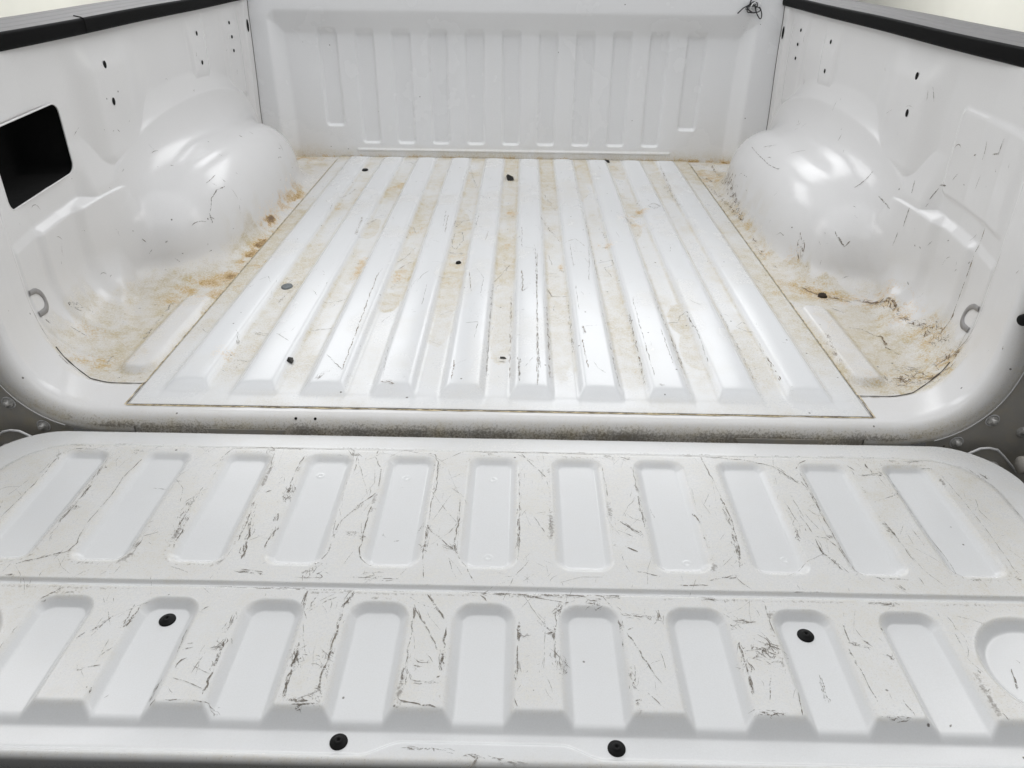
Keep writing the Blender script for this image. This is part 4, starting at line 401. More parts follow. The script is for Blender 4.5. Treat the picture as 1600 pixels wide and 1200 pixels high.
def side_f(x, y, z, s):
    dw = wall_x(y, z, s) - x
    pd = rbox(x-0.660, y-0.275, 0.036, 0.170, 0.030)
    zf = 0.011*ramp(-pd/0.015, 0.14)
    pd2 = rbox(x-0.725, y-1.60, 0.05, 0.035, 0.03)
    zf = zf + 0.008*ramp(-pd2/0.012, 0.15)
    df = z - zf
    k = np.interp(y, [0, 0.25, 0.6, 1.7], [0.150, 0.135, 0.085, 0.06])
    u = np.abs(y-1.02)/0.480; v = np.maximum(z+0.02, 0)/0.232; w_ = np.maximum(0.882-x, 0)/0.222
    wob = 0.014*(fbm(y*6+20*(s > 0), z*7+x*5+3, 2)-0.5)
    q = (u**3.5+v**2.6+w_**3.6)**(1/3.2)
    dh = (q-1+wob)*0.20
    wh = smin(dw, dh, 0.085)
    k = k + (0.05-k)*sst(0.02, -0.02, dh-dw)
    g = smin(wh, df, k)
    g = g - 0.0035*ramp((yseam(x)-y)/0.004, 0.2)
    return g, dh, dw, df
def build_side(s):
    th = np.linspace(math.atan2(0.15, 0.34), math.pi/2, 210)
    zz = np.linspace(0.34, 0.520, 54)[1:]
    ox = np.full(len(th)+len(zz), 0.45); oz = np.r_[np.full(len(th), 0.34), zz]
    dx = np.r_[np.sin(th), np.ones(len(zz))]; dz = np.r_[-np.cos(th), np.zeros(len(zz))]
    ys = np.r_[np.linspace(-0.012, 0.02, 8)[:-1], np.linspace(0.02, 0.7, 205)[:-1], np.linspace(0.7, L+0.02, 250)]
    OX, Y = np.meshgrid(ox, ys); OZ = np.meshgrid(oz, ys)[0]; DX = np.meshgrid(dx, ys)[0]; DZ = np.meshgrid(dz, ys)[0]
    T = np.zeros_like(OX)
    for i in range(48):
        g = side_f(OX+T*DX, Y, OZ+T*DZ, s)[0]
        T = T + np.clip(g, -0.05, 0.08)*0.85
    X = OX+T*DX; Z = OZ+T*DZ
    g, dh, dw, df = side_f(X, Y, Z, s)
    reg = np.zeros(X.shape, int)
    reg[(df < dw) & (Y < 0.75)] = 2
    reg[(df < dw) & (Y >= 0.75)] = 2
    reg[dh < np.minimum(dw, df)+0.004] = 1
    reg[(Y < yseam(X)-0.002)] = 3
    # wear
    n1 = fbm(Y*6+31*(s > 0), X*7+Z*6, 4); n2 = fbm(Y*30+3*s, X*30+Z*26, 3)
    lowm = 1-sst(0.0, 0.05, Z)
    film = lowm*(0.30+0.55*sst(0.35, 0.65, n1))*sst(0.06, 0.08, Y)*(0.6+0.8*n2)
    film += 0.18*(1-sst(0.03, 0.16, Z))*sst(0.06, 0.1, Y)*sst(0.4, 0.6, n2)*sst(0.4, 0.6, n1)
    film += 0.10*(Y < yseam(X))*lowm*n2
    rust = (1.15 if s < 0 else 0.62)*blobs(X, Y, SIDE_RUST[0 if s < 0 else 1])*(1-sst(0.02, 0.09, Z))*sst(0.25, 0.5, n2)
    tanp, tide = patches(X, Y, SIDE_TAN[0 if s < 0 else 1])
    film = np.maximum(film, tanp*(1-sst(0.03, 0.10, Z))*(0.6+0.8*n2))
    rust = np.maximum(rust, 0.16*tide*(1-sst(0.02, 0.06, Z))*sst(0.42, 0.55, n2))
    scuff = 0.22*sst(0.62, 0.72, n2)*sst(0.5, 0.62, n1)*(1-sst(0.1, 0.3, Z))
    pdm = rbox(X-0.660, Y-0.275, 0.036, 0.170, 0.030)
    film = film*(1-0.6*sst(-0.006, -0.016, pdm)*(Z < 0.05)) + 0.35*np.exp(-((pdm-0.001)/0.004)**2)*(Z < 0.03)
    A = np.stack([film, rust, scuff], -1)
    P = np.stack([X, Y, Z], -1)
    drop = None
    if s < 0:      # square pocket cut through the wall
        hs = rbox(Y-0.325, Z-0.3325, 0.133, 0.0675, 0.022)
        onwall = (dw < 0.012) & (Z > 0.2)
        gy, gz = np.zeros_like(Y), np.zeros_like(Z)
        e = 1e-4
        gy = (rbox(Y+e-0.325, Z-0.3325, 0.133, 0.0675, 0.022)-hs)/e
        gz = (rbox(Y-0.325, Z+e-0.3325, 0.133, 0.0675, 0.022)-hs)/e
        near = onwall & (np.abs(hs) < 0.0026)
        P[..., 1] = np.where(near, Y-hs*gy, Y); P[..., 2] = np.where(near, Z-hs*gz, Z)
        P[..., 0] = np.where(near, wall_x(P[..., 1], P[..., 2], s), P[..., 0])
        drop = onwall & (hs < -1e-4) & ~near
    # rolled rear edge: turn the first row outward, then a short flange
    n = np.stack([np.gradient(P[0, :, 2]), -np.gradient(P[0, :, 0])], -1); n /= np.linalg.norm(n, axis=1, keepdims=True)
    R = 0.022; rows = []; ra = []
    for ph in np.radians([10, 20, 30, 40, 50, 60, 70, 80, 90]):
        q = P[0].copy(); q[:, 1] -= R*math.sin(ph)
        q[:, 0] += n[:, 0]*R*(1-math.cos(ph)); q[:, 2] += n[:, 1]*R*(1-math.cos(ph)); rows.append(q)
        a = A[0].copy(); a[:, 0] = (0.08+0.75*(1-math.cos(ph)))*(0.7+0.6*fbm(P[0, :, 0]*30, P[0, :, 2]*40+ph*9, 3))*(1-0.6*sst(0.0, 0.08, P[0, :, 2])); a[:, 2] = (0.12+0.50*(1-math.cos(ph)))*(0.6+0.8*fbm(P[0, :, 0]*22+4, P[0, :, 2]*22+ph*3, 3))*(1-0.75*sst(-0.01, 0.06, P[0, :, 2])); ra.append(a)  # roll dirtier as it turns under, its shade painted in too
    q90 = rows[-1]
    for e in (0.006, 0.012, 0.013):
        q = q90.copy(); q[:, 0] += n[:, 0]*e; q[:, 2] += n[:, 1]*e
        if e == 0.013: q[:, 1] += 0.006
        rows.append(q); a = A[0].copy(); a[:, 0] = 0.45; ra.append(a)
    k = len(rows)
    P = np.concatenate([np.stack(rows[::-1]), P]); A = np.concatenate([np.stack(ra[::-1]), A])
    reg = np.concatenate([np.full((k, reg.shape[1]), 3), reg])
    if drop is not None: drop = np.concatenate([np.zeros((k, drop.shape[1]), bool), drop])
    P[..., 0] *= s
    names = {1: 'wheel_housing', 2: 'floor_strip', 3: 'rear_post'}
    ny, nx, _ = P.shape
    # one sheet, handed out to its parts
    idx = np.arange(ny*nx).reshape(ny, nx)
    F = np.stack([idx[:-1, :-1], idx[:-1, 1:], idx[1:, 1:], idx[1:, :-1]], -1).reshape(-1, 4)
    Nn = grid_normals(P).reshape(-1, 3)
    if s < 0: F = F[:, ::-1]; Nn = -Nn
    Nn = -Nn; F = F[:, ::-1]
    V = P.reshape(-1, 3); R_ = reg[:-1, :-1].ravel()
    if drop is not None:
        keep = ~drop.reshape(-1)[F].any(1); F = F[keep]; R_ = R_[keep]
    root = None
    for r in (0, 1, 2, 3):
        f = F[R_ == r]; u, inv = np.unique(f, return_inverse=True)
        o = mesh_np('side_wall' if r == 0 else names[r], V[u], inv.reshape(-1, 4), M['wall'], truck if r == 0 else root, A.reshape(-1, 3)[u], Nn[u])
        if r == 0: root = o
    # outer face of the rear post, behind the rolled flange, with a raised rim
    E = q90.copy(); cut = slice(40, None)
    c0 = np.stack([(E[cut, 0]+n[cut, 0]*0.010)*s, np.full(len(E[cut]), -0.030), E[cut, 2]+n[cut, 1]*0.010], -1)
    rows = [c0]
    for d in (0.02, 0.05, 0.09, 0.14, 0.20):
        c = c0.copy(); c[:, 0] += s*n[cut, 0]*d; c[:, 2] += n[cut, 1]*d; c[:, 1] -= 0.004*math.sin(d*20); rows.append(c)
    G = np.stack(rows)
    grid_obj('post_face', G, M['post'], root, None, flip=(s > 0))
    rim = [( (E[i, 0]+n[i, 0]*0.013)*s, -0.0338, E[i, 2]+n[i, 1]*0.013) for i in range(44, len(E), 2)]
    tube('flange_rim', rim, 0.0012, M['wall'], root, 6)
    return root, P, s

# ------------------------------------------------------------------ rear sill under the floor panel's edge
def build_sill():
    xs = np.linspace(-0.6005, 0.6005, 260); prof = [(0.06, 0.0), (0.03, 0.0), (0.0, 0.0), (-0.012, 0.0)]
    for ph in np.radians(np.arange(6, 91, 7)): prof.append((-0.012-0.022*math.sin(ph), -0.022*(1-math.cos(ph))))
    prof += [(-0.034, -0.028), (-0.034, -0.05), (-0.033, -0.09), (-0.03, -0.16)]
    rows = []; wr = []
    for y, z in prof:
        zz = np.full(len(xs), z+0.0035)
        yy = np.full(len(xs), y)
        rows.append(np.stack([xs, yy, zz], -1))
        f = 0.08+0.75*np.clip(-z/0.022, 0, 1)**1.0  # dirt thickens down the roll and also paints in its shade
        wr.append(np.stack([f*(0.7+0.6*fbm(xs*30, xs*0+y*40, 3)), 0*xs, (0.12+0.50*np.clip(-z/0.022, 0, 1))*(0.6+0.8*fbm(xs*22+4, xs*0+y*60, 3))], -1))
    # long shallow pressed slots in the vertical face
    P = np.stack(rows); A = np.stack(wr)
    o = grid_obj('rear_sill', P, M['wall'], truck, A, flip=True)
    for x0, x1 in ((-0.47, -0.36), (0.40, 0.52)):
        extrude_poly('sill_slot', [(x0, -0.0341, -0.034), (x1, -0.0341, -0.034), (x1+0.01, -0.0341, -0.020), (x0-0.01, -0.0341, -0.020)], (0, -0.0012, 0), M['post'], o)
    return o

# ------------------------------------------------------------------ front panel (headboard) with eleven pressed flutes
PH = 0.1225; XH = -0.010
def head_y(x, z):
    k = np.clip(np.round((x-XH)/PH), -5, 5); xk = x-XH-k*PH
    zb = np.where(np.abs(k) > 4.5, 0.108, 0.050)
    inner = rbox(x+0.012, z-0.22, 0.795, 0.256, 0.055)       # framed field
    fld = ramp(-inner/0.075, 0.10)
    sideo = ramp((0.795-np.abs(x+0.012))/0.045, 0.1)
    topo = ramp((0.474-z)/0.070, 0.08)
    f = np.minimum(sideo, topo)
    rc = np.hypot(np.maximum(np.abs(x+0.012)-0.735, 0)/0.06, np.maximum(z-0.414, 0)/0.06)
    f = np.minimum(f, ramp((1.15-rc)/0.9, 0.1))
    fl = ramp(-rbox(xk, z-(zb+0.44)/2, 0.0325, (0.44-zb)/2, 0.013)/0.006, 0.14)
    bead = -0.004*np.exp(-((z-0.028)/0.0045)**2)*sst(0.56, 0.55, np.abs(x))
    dent = 0.002*(fbm(x*5+50, z*6+8, 3)-0.5)
    return L - 0.034 + 0.034*f + 0.0100*fl*ramp((f-0.72)/0.25, 0.1) + bead + dent
def build_head():
    xs = np.linspace(-0.885, 0.885, 560); zs = np.r_[np.linspace(0.0, 0.06, 34)[:-1], np.linspace(0.06, 0.57, 170)]
    X, Z = np.meshgrid(xs, zs); Y = head_y(X, Z)
    k = np.clip(np.round((X-XH)/PH), -5, 5); xk = X-XH-k*PH
    zb = np.where(np.abs(k) > 4.5, 0.108, 0.050)
    reg = ((np.abs(xk) < 0.036) & (Z > zb-0.004) & (Z < 0.435)).astype(int)*(k+6).astype(int)
    n1 = fbm(X*7, Z*9, 4); n2 = fbm(X*40, Z*40, 3)
    low = 1-sst(0.0, 0.07, Z)
    film = 0.55*low*low*(0.5+n1) + 0.25*(1-sst(0.0, 0.012, Z)) + 0.10*(1-sst(0, 0.2, Z))*n2
    rust = 0.55*(1-sst(0.0, 0.016, Z))*sst(0.45, 0.6, n2) + 0.3*(1-sst(0, 0.05, Z))*sst(0.3, 0.75, X)*n1
    scuff = 0.16*sst(0.62, 0.70, n2)*sst(0.5, 0.6, n1) + 0.4*blobs(X, Z, [(0.75, 0.44, 0.02, 0.05, 0.8)])
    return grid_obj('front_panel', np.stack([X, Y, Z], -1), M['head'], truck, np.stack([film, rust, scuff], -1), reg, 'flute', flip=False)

# ------------------------------------------------------------------ tailgate
PT = 0.1268; XT = -0.003; ZT = -0.015
def tail_h(x, y):
    kx = np.round((x-XT)/PT); k1 = np.clip(kx, -5, 5); k2 = np.clip(kx, -4, 4)
    x1 = x-XT-k1*PT; x2 = x-XT-k2*PT
    field = rbox(x, y+0.60, 0.752, 0.516, 0.09)
    h = -0.0045*(1-ramp(-field/0.010, 0.15))
    r1 = rbox(x1, y+0.2255, 0.0390, 0.1210, 0.021)
    h = h - 0.0090*ramp(-r1/0.0125, 0.04)
    r2 = rbox(x2, y+0.703, 0.0385, 0.300, 0.026)
    d2 = 0.0110*ramp(-r2/0.0125, 0.04)
    xc = np.abs(x)-0.632
    rc = np.hypot(xc, (y+0.482)/1.0)-0.073
    d2 = np.maximum(d2, 0.012*ramp(-rc/0.014, 0.1))
    h = h - d2
    h = smin(h, -0.0165*ramp((-0.549-y)/0.021, 0.08), 0.0045)
    yl = -0.5940+0.0150*(1-sst(0.080, 0.125, np.abs(x-0.002)))
    h = h + 0.0065*ramp((yl-y)/0.006, 0.2)
    g = (y+0.3815)
    h = h - 0.0050*np.exp(-(g/0.0042)**4)
    for kd, yd in ((-2, -0.150), (-1, -0.152), (0, -0.152), (0, -0.318), (3, -0.312), (2, -0.322)):
        dd = np.hypot(x-XT-kd*PT-0.004*kd, y-yd)/0.0042
        h = h + 0.0005*np.exp(-((dd-1)/0.35)**2)
    h = h + 0.0014*(fbm(x*6+13, y*8+4, 2)-0.5)
    return ZT + h
def tail_top(x): 
    a = np.clip(np.abs(x)-0.70, 0, 0.0999)
    return -0.050-(0.10-np.sqrt(0.01-a*a))
YB = -0.6015
def build_tail():
    xs = np.linspace(-0.80, 0.80, 1060); vs = np.linspace(0, 1, 372)
    X = np.repeat(xs[None], len(vs), 0); Y = tail_top(xs)[None]*(1-vs[:, None]) + YB*vs[:, None]
    Z = tail_h(X, Y)
    kx = np.clip(np.round((X-XT)/PT), -5, 5); xk = X-XT-kx*PT
    # wear: the lands are rubbed, the recesses stay clean
    n1 = fbm(X*8, Y*9, 4); n2 = fbm(X*55, Y*34, 3); n3 = fbm(X*22+4, Y*60, 3)
    land = sst(-0.0075, -0.001, Z-ZT)
    film = 0.20*land*(0.4+n1) + 0.04
    film += 0.10*land*sst(0.25, 0.75, np.abs(X))
    r1 = rbox(xk, Y+0.2255, 0.039, 0.121, 0.021); r2 = rbox(xk, Y+0.703, 0.0385, 0.30, 0.026)
    rim = np.exp(-((np.minimum(np.abs(r1-0.003), np.abs(r2-0.003)))/0.0035)**2)
    scuff = land*(0.42*rim*sst(0.46, 0.62, n1+0.35*(n3-0.5)) + 0.30*sst(0.56, 0.70, n2)*sst(0.46, 0.6, n1))
    crease = np.exp(-((Y+0.083)/0.004)**2)+np.exp(-((Y+0.392)/0.003)**2)
    scuff += 0.5*crease*sst(0.42, 0.58, n3)*sst(0.8, 0.6, np.abs(X))
    scuff += 0.16*np.exp(-((Y+0.60)/0.006)**2)*sst(0.5, 0.62, n3)
    film += 0.35*np.exp(-((Y+0.606)/0.008)**2)*n1
    A = np.stack([film, 0*film, scuff], -1)
    reg = np.zeros(X.shape, int)
    reg[(np.abs(xk) < 0.0425) & (Y < -0.100) & (Y > -0.351)] = 1
    reg[(np.abs(xk) < 0.0425) & (Y < -0.398) & (Y > -0.575) & (np.abs(kx) < 4.5)] = 20
    reg = np.where(reg > 0, reg+(kx+5).astype(int), 0)
    rc = np.hypot(np.abs(X)-0.632, Y+0.482)
    reg[(rc < 0.078) & (Y > -0.575)] = 40
    reg[(rc < 0.078) & (Y > -0.575) & (X > 0)] = 41
    P = np.stack([X, Y, Z], -1)
    top = []; bot = []
    for ph in np.radians([30, 60, 90]):
        q = P[0].copy(); q[:, 1] += 0.004*math.sin(ph); q[:, 2] -= 0.004*(1-math.cos(ph)); top.append(q)
    q = top[-1].copy(); q[:, 2] -= 0.045; top.append(q)
    for ph in np.radians([15, 30, 45, 60, 75, 90]):
        q = P[-1].copy(); q[:, 1] -= 0.007*math.sin(ph); q[:, 2] -= 0.007*(1-math.cos(ph)); bot.append(q)
    q = bot[-1].copy(); q[:, 2] -= 0.02; bot.append(q)
    q = q.copy(); q[:, 2] -= 0.02; q[:, 1] += 0.02; bot.append(q)
    q = q.copy(); q[:, 1] = -0.08; bot.append(q)
    P = np.concatenate([np.stack(top[::-1]), P, np.stack(bot)])
    Ab = np.stack([A[-1]]*len(bot)); Ab[..., 0] += 0.25*fbm(X[:len(bot)]*20, Y[:len(bot)]*20+7, 3); Ab[..., 2] = 0.5*Ab[..., 2]+0.06
    A = np.concatenate([np.stack([A[0]]*len(top)), A, Ab])
    reg = np.concatenate([np.zeros((len(top), reg.shape[1]), int), reg, np.zeros((len(bot), reg.shape[1]), int)])
    cl = P[:, :1].copy(); cl[..., 2] = -0.06; cr = P[:, -1:].copy(); cr[..., 2] = -0.06
    P = np.concatenate([cl, P, cr], 1); A = np.concatenate([A[:, :1], A, A[:, -1:]], 1); reg = np.concatenate([reg[:, :1]*0, reg, reg[:, -1:]*0], 1)
    return grid_obj('tailgate', P, M['tailgate'], truck, A, reg, 'pressed_recess', flip=True)

# ------------------------------------------------------------------ rubbed marks lying on the sheet metal
def ribbons(name, marks, hfun, mat, parent, lift=0.00035, gain=1.0):
    V = []; F = []
    def strip(pts, w):
        pts = np.asarray(pts, float)
        seg = np.hypot(*np.diff(pts, axis=0).T); n = max(3, int(seg.sum()/0.004))
        c = np.r_[0, np.cumsum(seg)]; t = np.linspace(0, c[-1], n)
        x = np.interp(t, c, pts[:, 0]); y = np.interp(t, c, pts[:, 1])
        ph = rng.random()*50
        x = x + (vnoise(t*120+ph, t*0+3)-0.5)*w*1.6; y = y + (vnoise(t*120+ph, t*0+9)-0.5)*w*1.6
        tx = np.gradient(x); ty = np.gradient(y); l = np.hypot(tx, ty)+1e-9; nx, ny = -ty/l, tx/l
        ww = w*0.5*(0.35+1.1*vnoise(t*260+ph, t*0+1))
        ww[0] *= 0.2; ww[-1] *= 0.2
        b = len(V)
        for i in range(n):
            for sg in (-1, 1):
                px, py = x[i]+sg*nx[i]*ww[i], y[i]+sg*ny[i]*ww[i]
                V.append((px, py, 0))
            if i: F.append((b+2*i-2, b+2*i-1, b+2*i+1, b+2*i))
    for typ, w, pts in marks:
        p = np.array(pts, float).reshape(-1, 2)
        if typ == 'l': strip(p, w*0.001*gain)
        else:
            seg = np.hypot(*np.diff(p, axis=0).T); ln = seg.sum(); c = np.r_[0, np.cumsum(seg)]
            for i in range(int(6+ln/0.0035*(0.5+w/14))):
                t0 = rng.random()*ln; le = 0.004+0.014*rng.random()
                ts = np.linspace(t0, min(ln, t0+le), 3)
                x = np.interp(ts, c, p[:, 0]); y = np.interp(ts, c, p[:, 1])
                off = rng.normal(0, w*0.00035, 2); tw = rng.normal(0, w*0.00022, (3, 2))
                strip(np.stack([x+off[0]+tw[:, 0], y+off[1]+tw[:, 1]], -1), 0.0011*gain*(0.6+0.8*rng.random()))
    V = np.array(V); V[:, 2] = hfun(V[:, 0], V[:, 1])+lift
    o = mesh_np(name, V, F, mat, parent); o['kind'] = 'stuff'
    o.visible_shadow = True
    return o

# ------------------------------------------------------------------ assemble
bed_floor = build_floor()
sides = {s: build_side(s)[0] for s in (-1, 1)}
sill = build_sill()
head = build_head()
tail = build_tail()

def zfloor(x, y): return floor_h(x, y)
tone = rng.random(len(TG_MARKS))-0.12*np.array([m[1] > 2 for m in TG_MARKS])
ribbons('scuff_marks', [m for t, m in zip(tone, TG_MARKS) if t < 0.28], tail_h, M['scuff'], tail, gain=0.72)
ribbons('scuff_marks', [m for t, m in zip(tone, TG_MARKS) if 0.28 <= t < 0.70], tail_h, M['scuffm'], tail, gain=0.85)
ribbons('faint_scuff_marks', [m for t, m in zip(tone, TG_MARKS) if t >= 0.70], tail_h, M['scuffl'], tail)
def random_marks(n, x0, x1, y0, y1, lo, hi, wl, bias=None):
    out = []
    for i in range(n):
        x, y = rng.uniform(x0, x1), rng.uniform(y0, y1); a = rng.normal(1.57, 0.9) if bias is None else rng.normal(bias, 0.5)
        l = lo*(hi/lo)**rng.random(); b = rng.normal(0, 0.25)
        pts = [(x, y), (x+l*0.5*math.cos(a), y+l*0.5*math.sin(a)), (x+l*0.5*math.cos(a)+l*0.5*math.cos(a+b), y+l*0.5*math.sin(a)+l*0.5*math.sin(a+b))]
        pts = [(min(max(px, x0), x1), min(max(py, y0), y1)) for px, py in pts]
        out.append(('l', wl*(0.5+rng.random()), pts))
    return out
def on_land(m):
    p = m[2]
    return all(tail_h(np.array([q[0]]), np.array([q[1]]))[0] > ZT-0.003 for q in p)
ribbons('hairline_scratches', [m for m in random_marks(520, -0.72, 0.72, -0.54, -0.09, 0.004, 0.05, 0.6)+random_marks(420, -0.72, 0.72, -0.54, -0.09, 0.01, 0.09, 0.5, 1.57) if on_land(m)], tail_h, M['scuffl'], tail)
ribbons('scuff_marks', [m for i, m in enumerate(FL_MARKS) if i % 3], floor_h, M['scuffl'], bed_floor, gain=0.75)
ribbons('brown_stain_lines', [m for i, m in enumerate(FL_MARKS) if i % 3 == 0], floor_h, M['mud'], bed_floor, gain=0.8)
ribbons('hairline_scratches', random_marks(260, -0.6, 0.6, 0.08, 1.6, 0.006, 0.05, 0.8), floor_h, M['scuffl'], bed_floor)

def side_height(s):
    def f(x, y):                       # floor strip height beside the wheel housing
        z = np.full(len(x), 0.20)
        for i in range(60):
            z = z - np.clip(side_f(np.abs(x), y, z, s)[0], -0.03, 0.05)*0.8
        return z
    return f
for s in (-1, 1):
    ribbons('mud_streaks', [m for m in SD_MARKS if m[2][0][0]*s > 0], side_height(s), M['mud'] if s > 0 else M['scuffl'], sides[s], 0.0006)
# scratches on walls and wheel housings
def wall_marks(s, n):
    V = []; F = []
    for i in range(n):
        y = rng.uniform(0.2, 1.5); z = 0.05+0.38*rng.random()**1.4; l = 0.004*(10**rng.random()); a = rng.normal(1.2, 0.8); b = rng.normal(0, 1.0)
        wd = 0.0012*(0.5+rng.random()); m = 5; b0 = len(V)
        for j in range(m):
            t = j/(m-1); ang = a+b*t*0.6; cy, cz = y+l*t*math.cos(ang), z+l*t*math.sin(ang)
            for sg in (-1, 1):
                ww = wd*0.5*(1 if 0 < j < m-1 else 0.3)
                yy, zz = cy-sg*ww*math.sin(ang), max(0.02, cz+sg*ww*math.cos(ang))
                V.append((0, yy, zz))
            if j: F.append((b0+2*j-2, b0+2*j-1, b0+2*j+1, b0+2*j))
    V = np.array(V); x = np.full(len(V), 0.45)
    for i in range(60): x = x+np.clip(side_f(x, V[:, 1], V[:, 2], s)[0], -0.03, 0.05)*0.8
    V[:, 0] = s*(x-0.0006)
    if s < 0:
        hs = rbox(V[:, 1]-0.325, V[:, 2]-0.3325, 0.14, 0.075, 0.022) < 0
        F = [f for f in F if not hs[list(f)].any()]
    mesh_np('scratches', V, F, M['scuff'], sides[s])['kind'] = 'stuff'
for s in (-1, 1): wall_marks(s, 45)

def traced_marks(s, marks):
    V = []; F = []
    for w, pts in marks:
        p = np.array(pts, float)*[abs(1), 1, 1]; p[:, 0] = np.abs(p[:, 0])
        seg = np.linalg.norm(np.diff(p, axis=0), axis=1); cc = np.r_[0, np.cumsum(seg)]; n = max(3, int(cc[-1]/0.004))
        t = np.linspace(0, cc[-1], n); p = np.stack([np.interp(t, cc, p[:, i]) for i in range(3)], -1)
        p = p + rng.normal(0, 0.0003, p.shape)
        for i in range(12): p[:, 0] += np.clip(side_f(p[:, 0], p[:, 1], p[:, 2], s)[0], -0.01, 0.01)*0.7
        e = 1e-4; g0 = side_f(p[:, 0], p[:, 1], p[:, 2], s)[0]
        nn = np.stack([(side_f(*(p+np.eye(3)[i]*e).T, s)[0]-g0)/e for i in range(3)], -1); nn /= np.linalg.norm(nn, axis=1, keepdims=True)
        tt = np.gradient(p, axis=0); sd = np.cross(nn, tt); sd /= np.linalg.norm(sd, axis=1, keepdims=True)+1e-9
        b0 = len(V)
        for i in range(n):
            ww = w*0.0005*(0.4+0.9*rng.random())*(0.25 if i in (0, n-1) else 1)
            for sg in (-1, 1):
                q = p[i]+sd[i]*sg*ww+nn[i]*0.0006; V.append((s*q[0], q[1], q[2]))
            if i: F.append((b0+2*i-2, b0+2*i-1, b0+2*i+1, b0+2*i))
    mesh_np('scratches', np.array(V), F, M['scuff'], sides[s])['kind'] = 'stuff'
for s in (-1, 1): traced_marks(s, WALL_MARKS[s])  # right-side set includes a dent's highlight drawn in as a mark

# ------------------------------------------------------------------ seams round the floor panel
def strip_path(name, pts, w, mat, parent, zoff):
    V = []; F = []
    P = np.array(pts, float)
    T = np.gradient(P, axis=0); T /= np.linalg.norm(T, axis=1, keepdims=True)
    for i in range(len(P)):
        n = np.array([-T[i, 1], T[i, 0], 0]); ww = w*0.5*(0.35+1.2*float(vnoise(np.array([i*0.21+w*9e3]), np.array([0.5]))[0]))
        V += [P[i]-n*ww+[0, 0, zoff], P[i]+n*ww+[0, 0, zoff]]
        if i: F.append((2*i-2, 2*i-1, 2*i+1, 2*i))
    return mesh_np(name, np.array(V), F, mat, parent)
yy = np.linspace(-0.002, L-0.03, 300)
for s in (-1, 1):
    strip_path('seam', [(s*0.6216, y, 0.0043 if y < 0.07 else 0.0022) for y in yy], 0.0022, M['seambrk'], bed_floor, 0.0)
    strip_path('seam_filler', [(s*0.6245, y, 0.0041 if y < 0.07 else 0.0016) for y in yy], 0.0022, M['caulk'], bed_floor, 0.0)
xx = np.linspace(-0.622, 0.622, 240)
strip_path('seam_filler', [(x, -0.0026, 0.0041) for x in xx], 0.0046, M['caulk'], bed_floor, 0.0)
strip_path('seam', [(x, -0.0014, 0.0046) for x in xx], 0.0016, M['seambrk'], bed_floor, 0.0)
# lap joint between floor strip and rear post
for s in (-1, 1):
    xs = np.linspace(0.624, 0.80, 60); ys = yseam(xs)+0.0042
    zs = side_height(s)(xs, ys)
    strip_path('lap_joint', [(s*x, y, z+0.0010) for x, y, z in zip(xs, ys, zs)], 0.0022, M['seamdark'], sides[s], 0.0)

# corner seam between side walls and front panel
for s in (-1, 1):
    zs = np.linspace(0.12, 0.515, 50); ys = np.full(50, L-0.0355); x = np.full(50, 0.45)
    for i in range(70): x = x+np.clip(side_f(x, ys, zs, s)[0], -0.03, 0.05)*0.8
    tube('corner_seam', [(s*(a_-0.0004), L-0.0350, z_) for a_, z_ in zip(x, zs)], 0.0011, M['seamdark'], head, 6)
tube('sealer_bead', [(-0.8915, 1.60, 0.1182), (-0.8764, 1.60, 0.1165), (-0.8598, 1.60, 0.111), (-0.8501, 1.60, 0.1017), (-0.8473, 1.60, 0.088)], 0.0035, M['wall'], head, 8)
# ------------------------------------------------------------------ wall holes, slots, groove bands and the pocket
def wall_at(s, y, z):
    x = 0.45
    for i in range(80): x = x+float(np.clip(side_f(np.array([x]), np.array([y]), np.array([z]), s)[0], -0.03, 0.05)[0])*0.8
    return x
def wall_hole(s, y, z, ry, rz, name='bolt_hole'):
    x = wall_at(s, y, z)
    V = []; n = 18
    for r, d in ((1.0, 0.0006), (0.9, 0.0010), (0.0, 0.0007)):
        for k in range(n):
            q = 2*math.pi*k/n; V.append((s*(x-d), y+r*ry*math.cos(q), z+r*rz*math.sin(q)))
    F = [(i*n+k, i*n+(k+1) % n, (i+1)*n+(k+1) % n, (i+1)*n+k) for i in range(2) for k in range(n)]
    mesh_np(name, np.array(V), F, M['cavity'], sides[s])
for s in (-1, 1):
    dy = 0.0 if s < 0 else -0.004
    wall_hole(s, 0.645+dy, 0.442, 0.0065, 0.008); wall_hole(s, 0.645+dy, 0.368, 0.0065, 0.008)
    wall_hole(s, 1.195, 0.448, 0.006, 0.006); wall_hole(s, 1.195, 0.374, 0.006, 0.006)
    for z in (0.452, 0.413, 0.374): wall_hole(s, 1.455, z, 0.007, 0.005)
    wall_hole(s, 1.612, 0.430, 0.011, 0.019, 'slot')
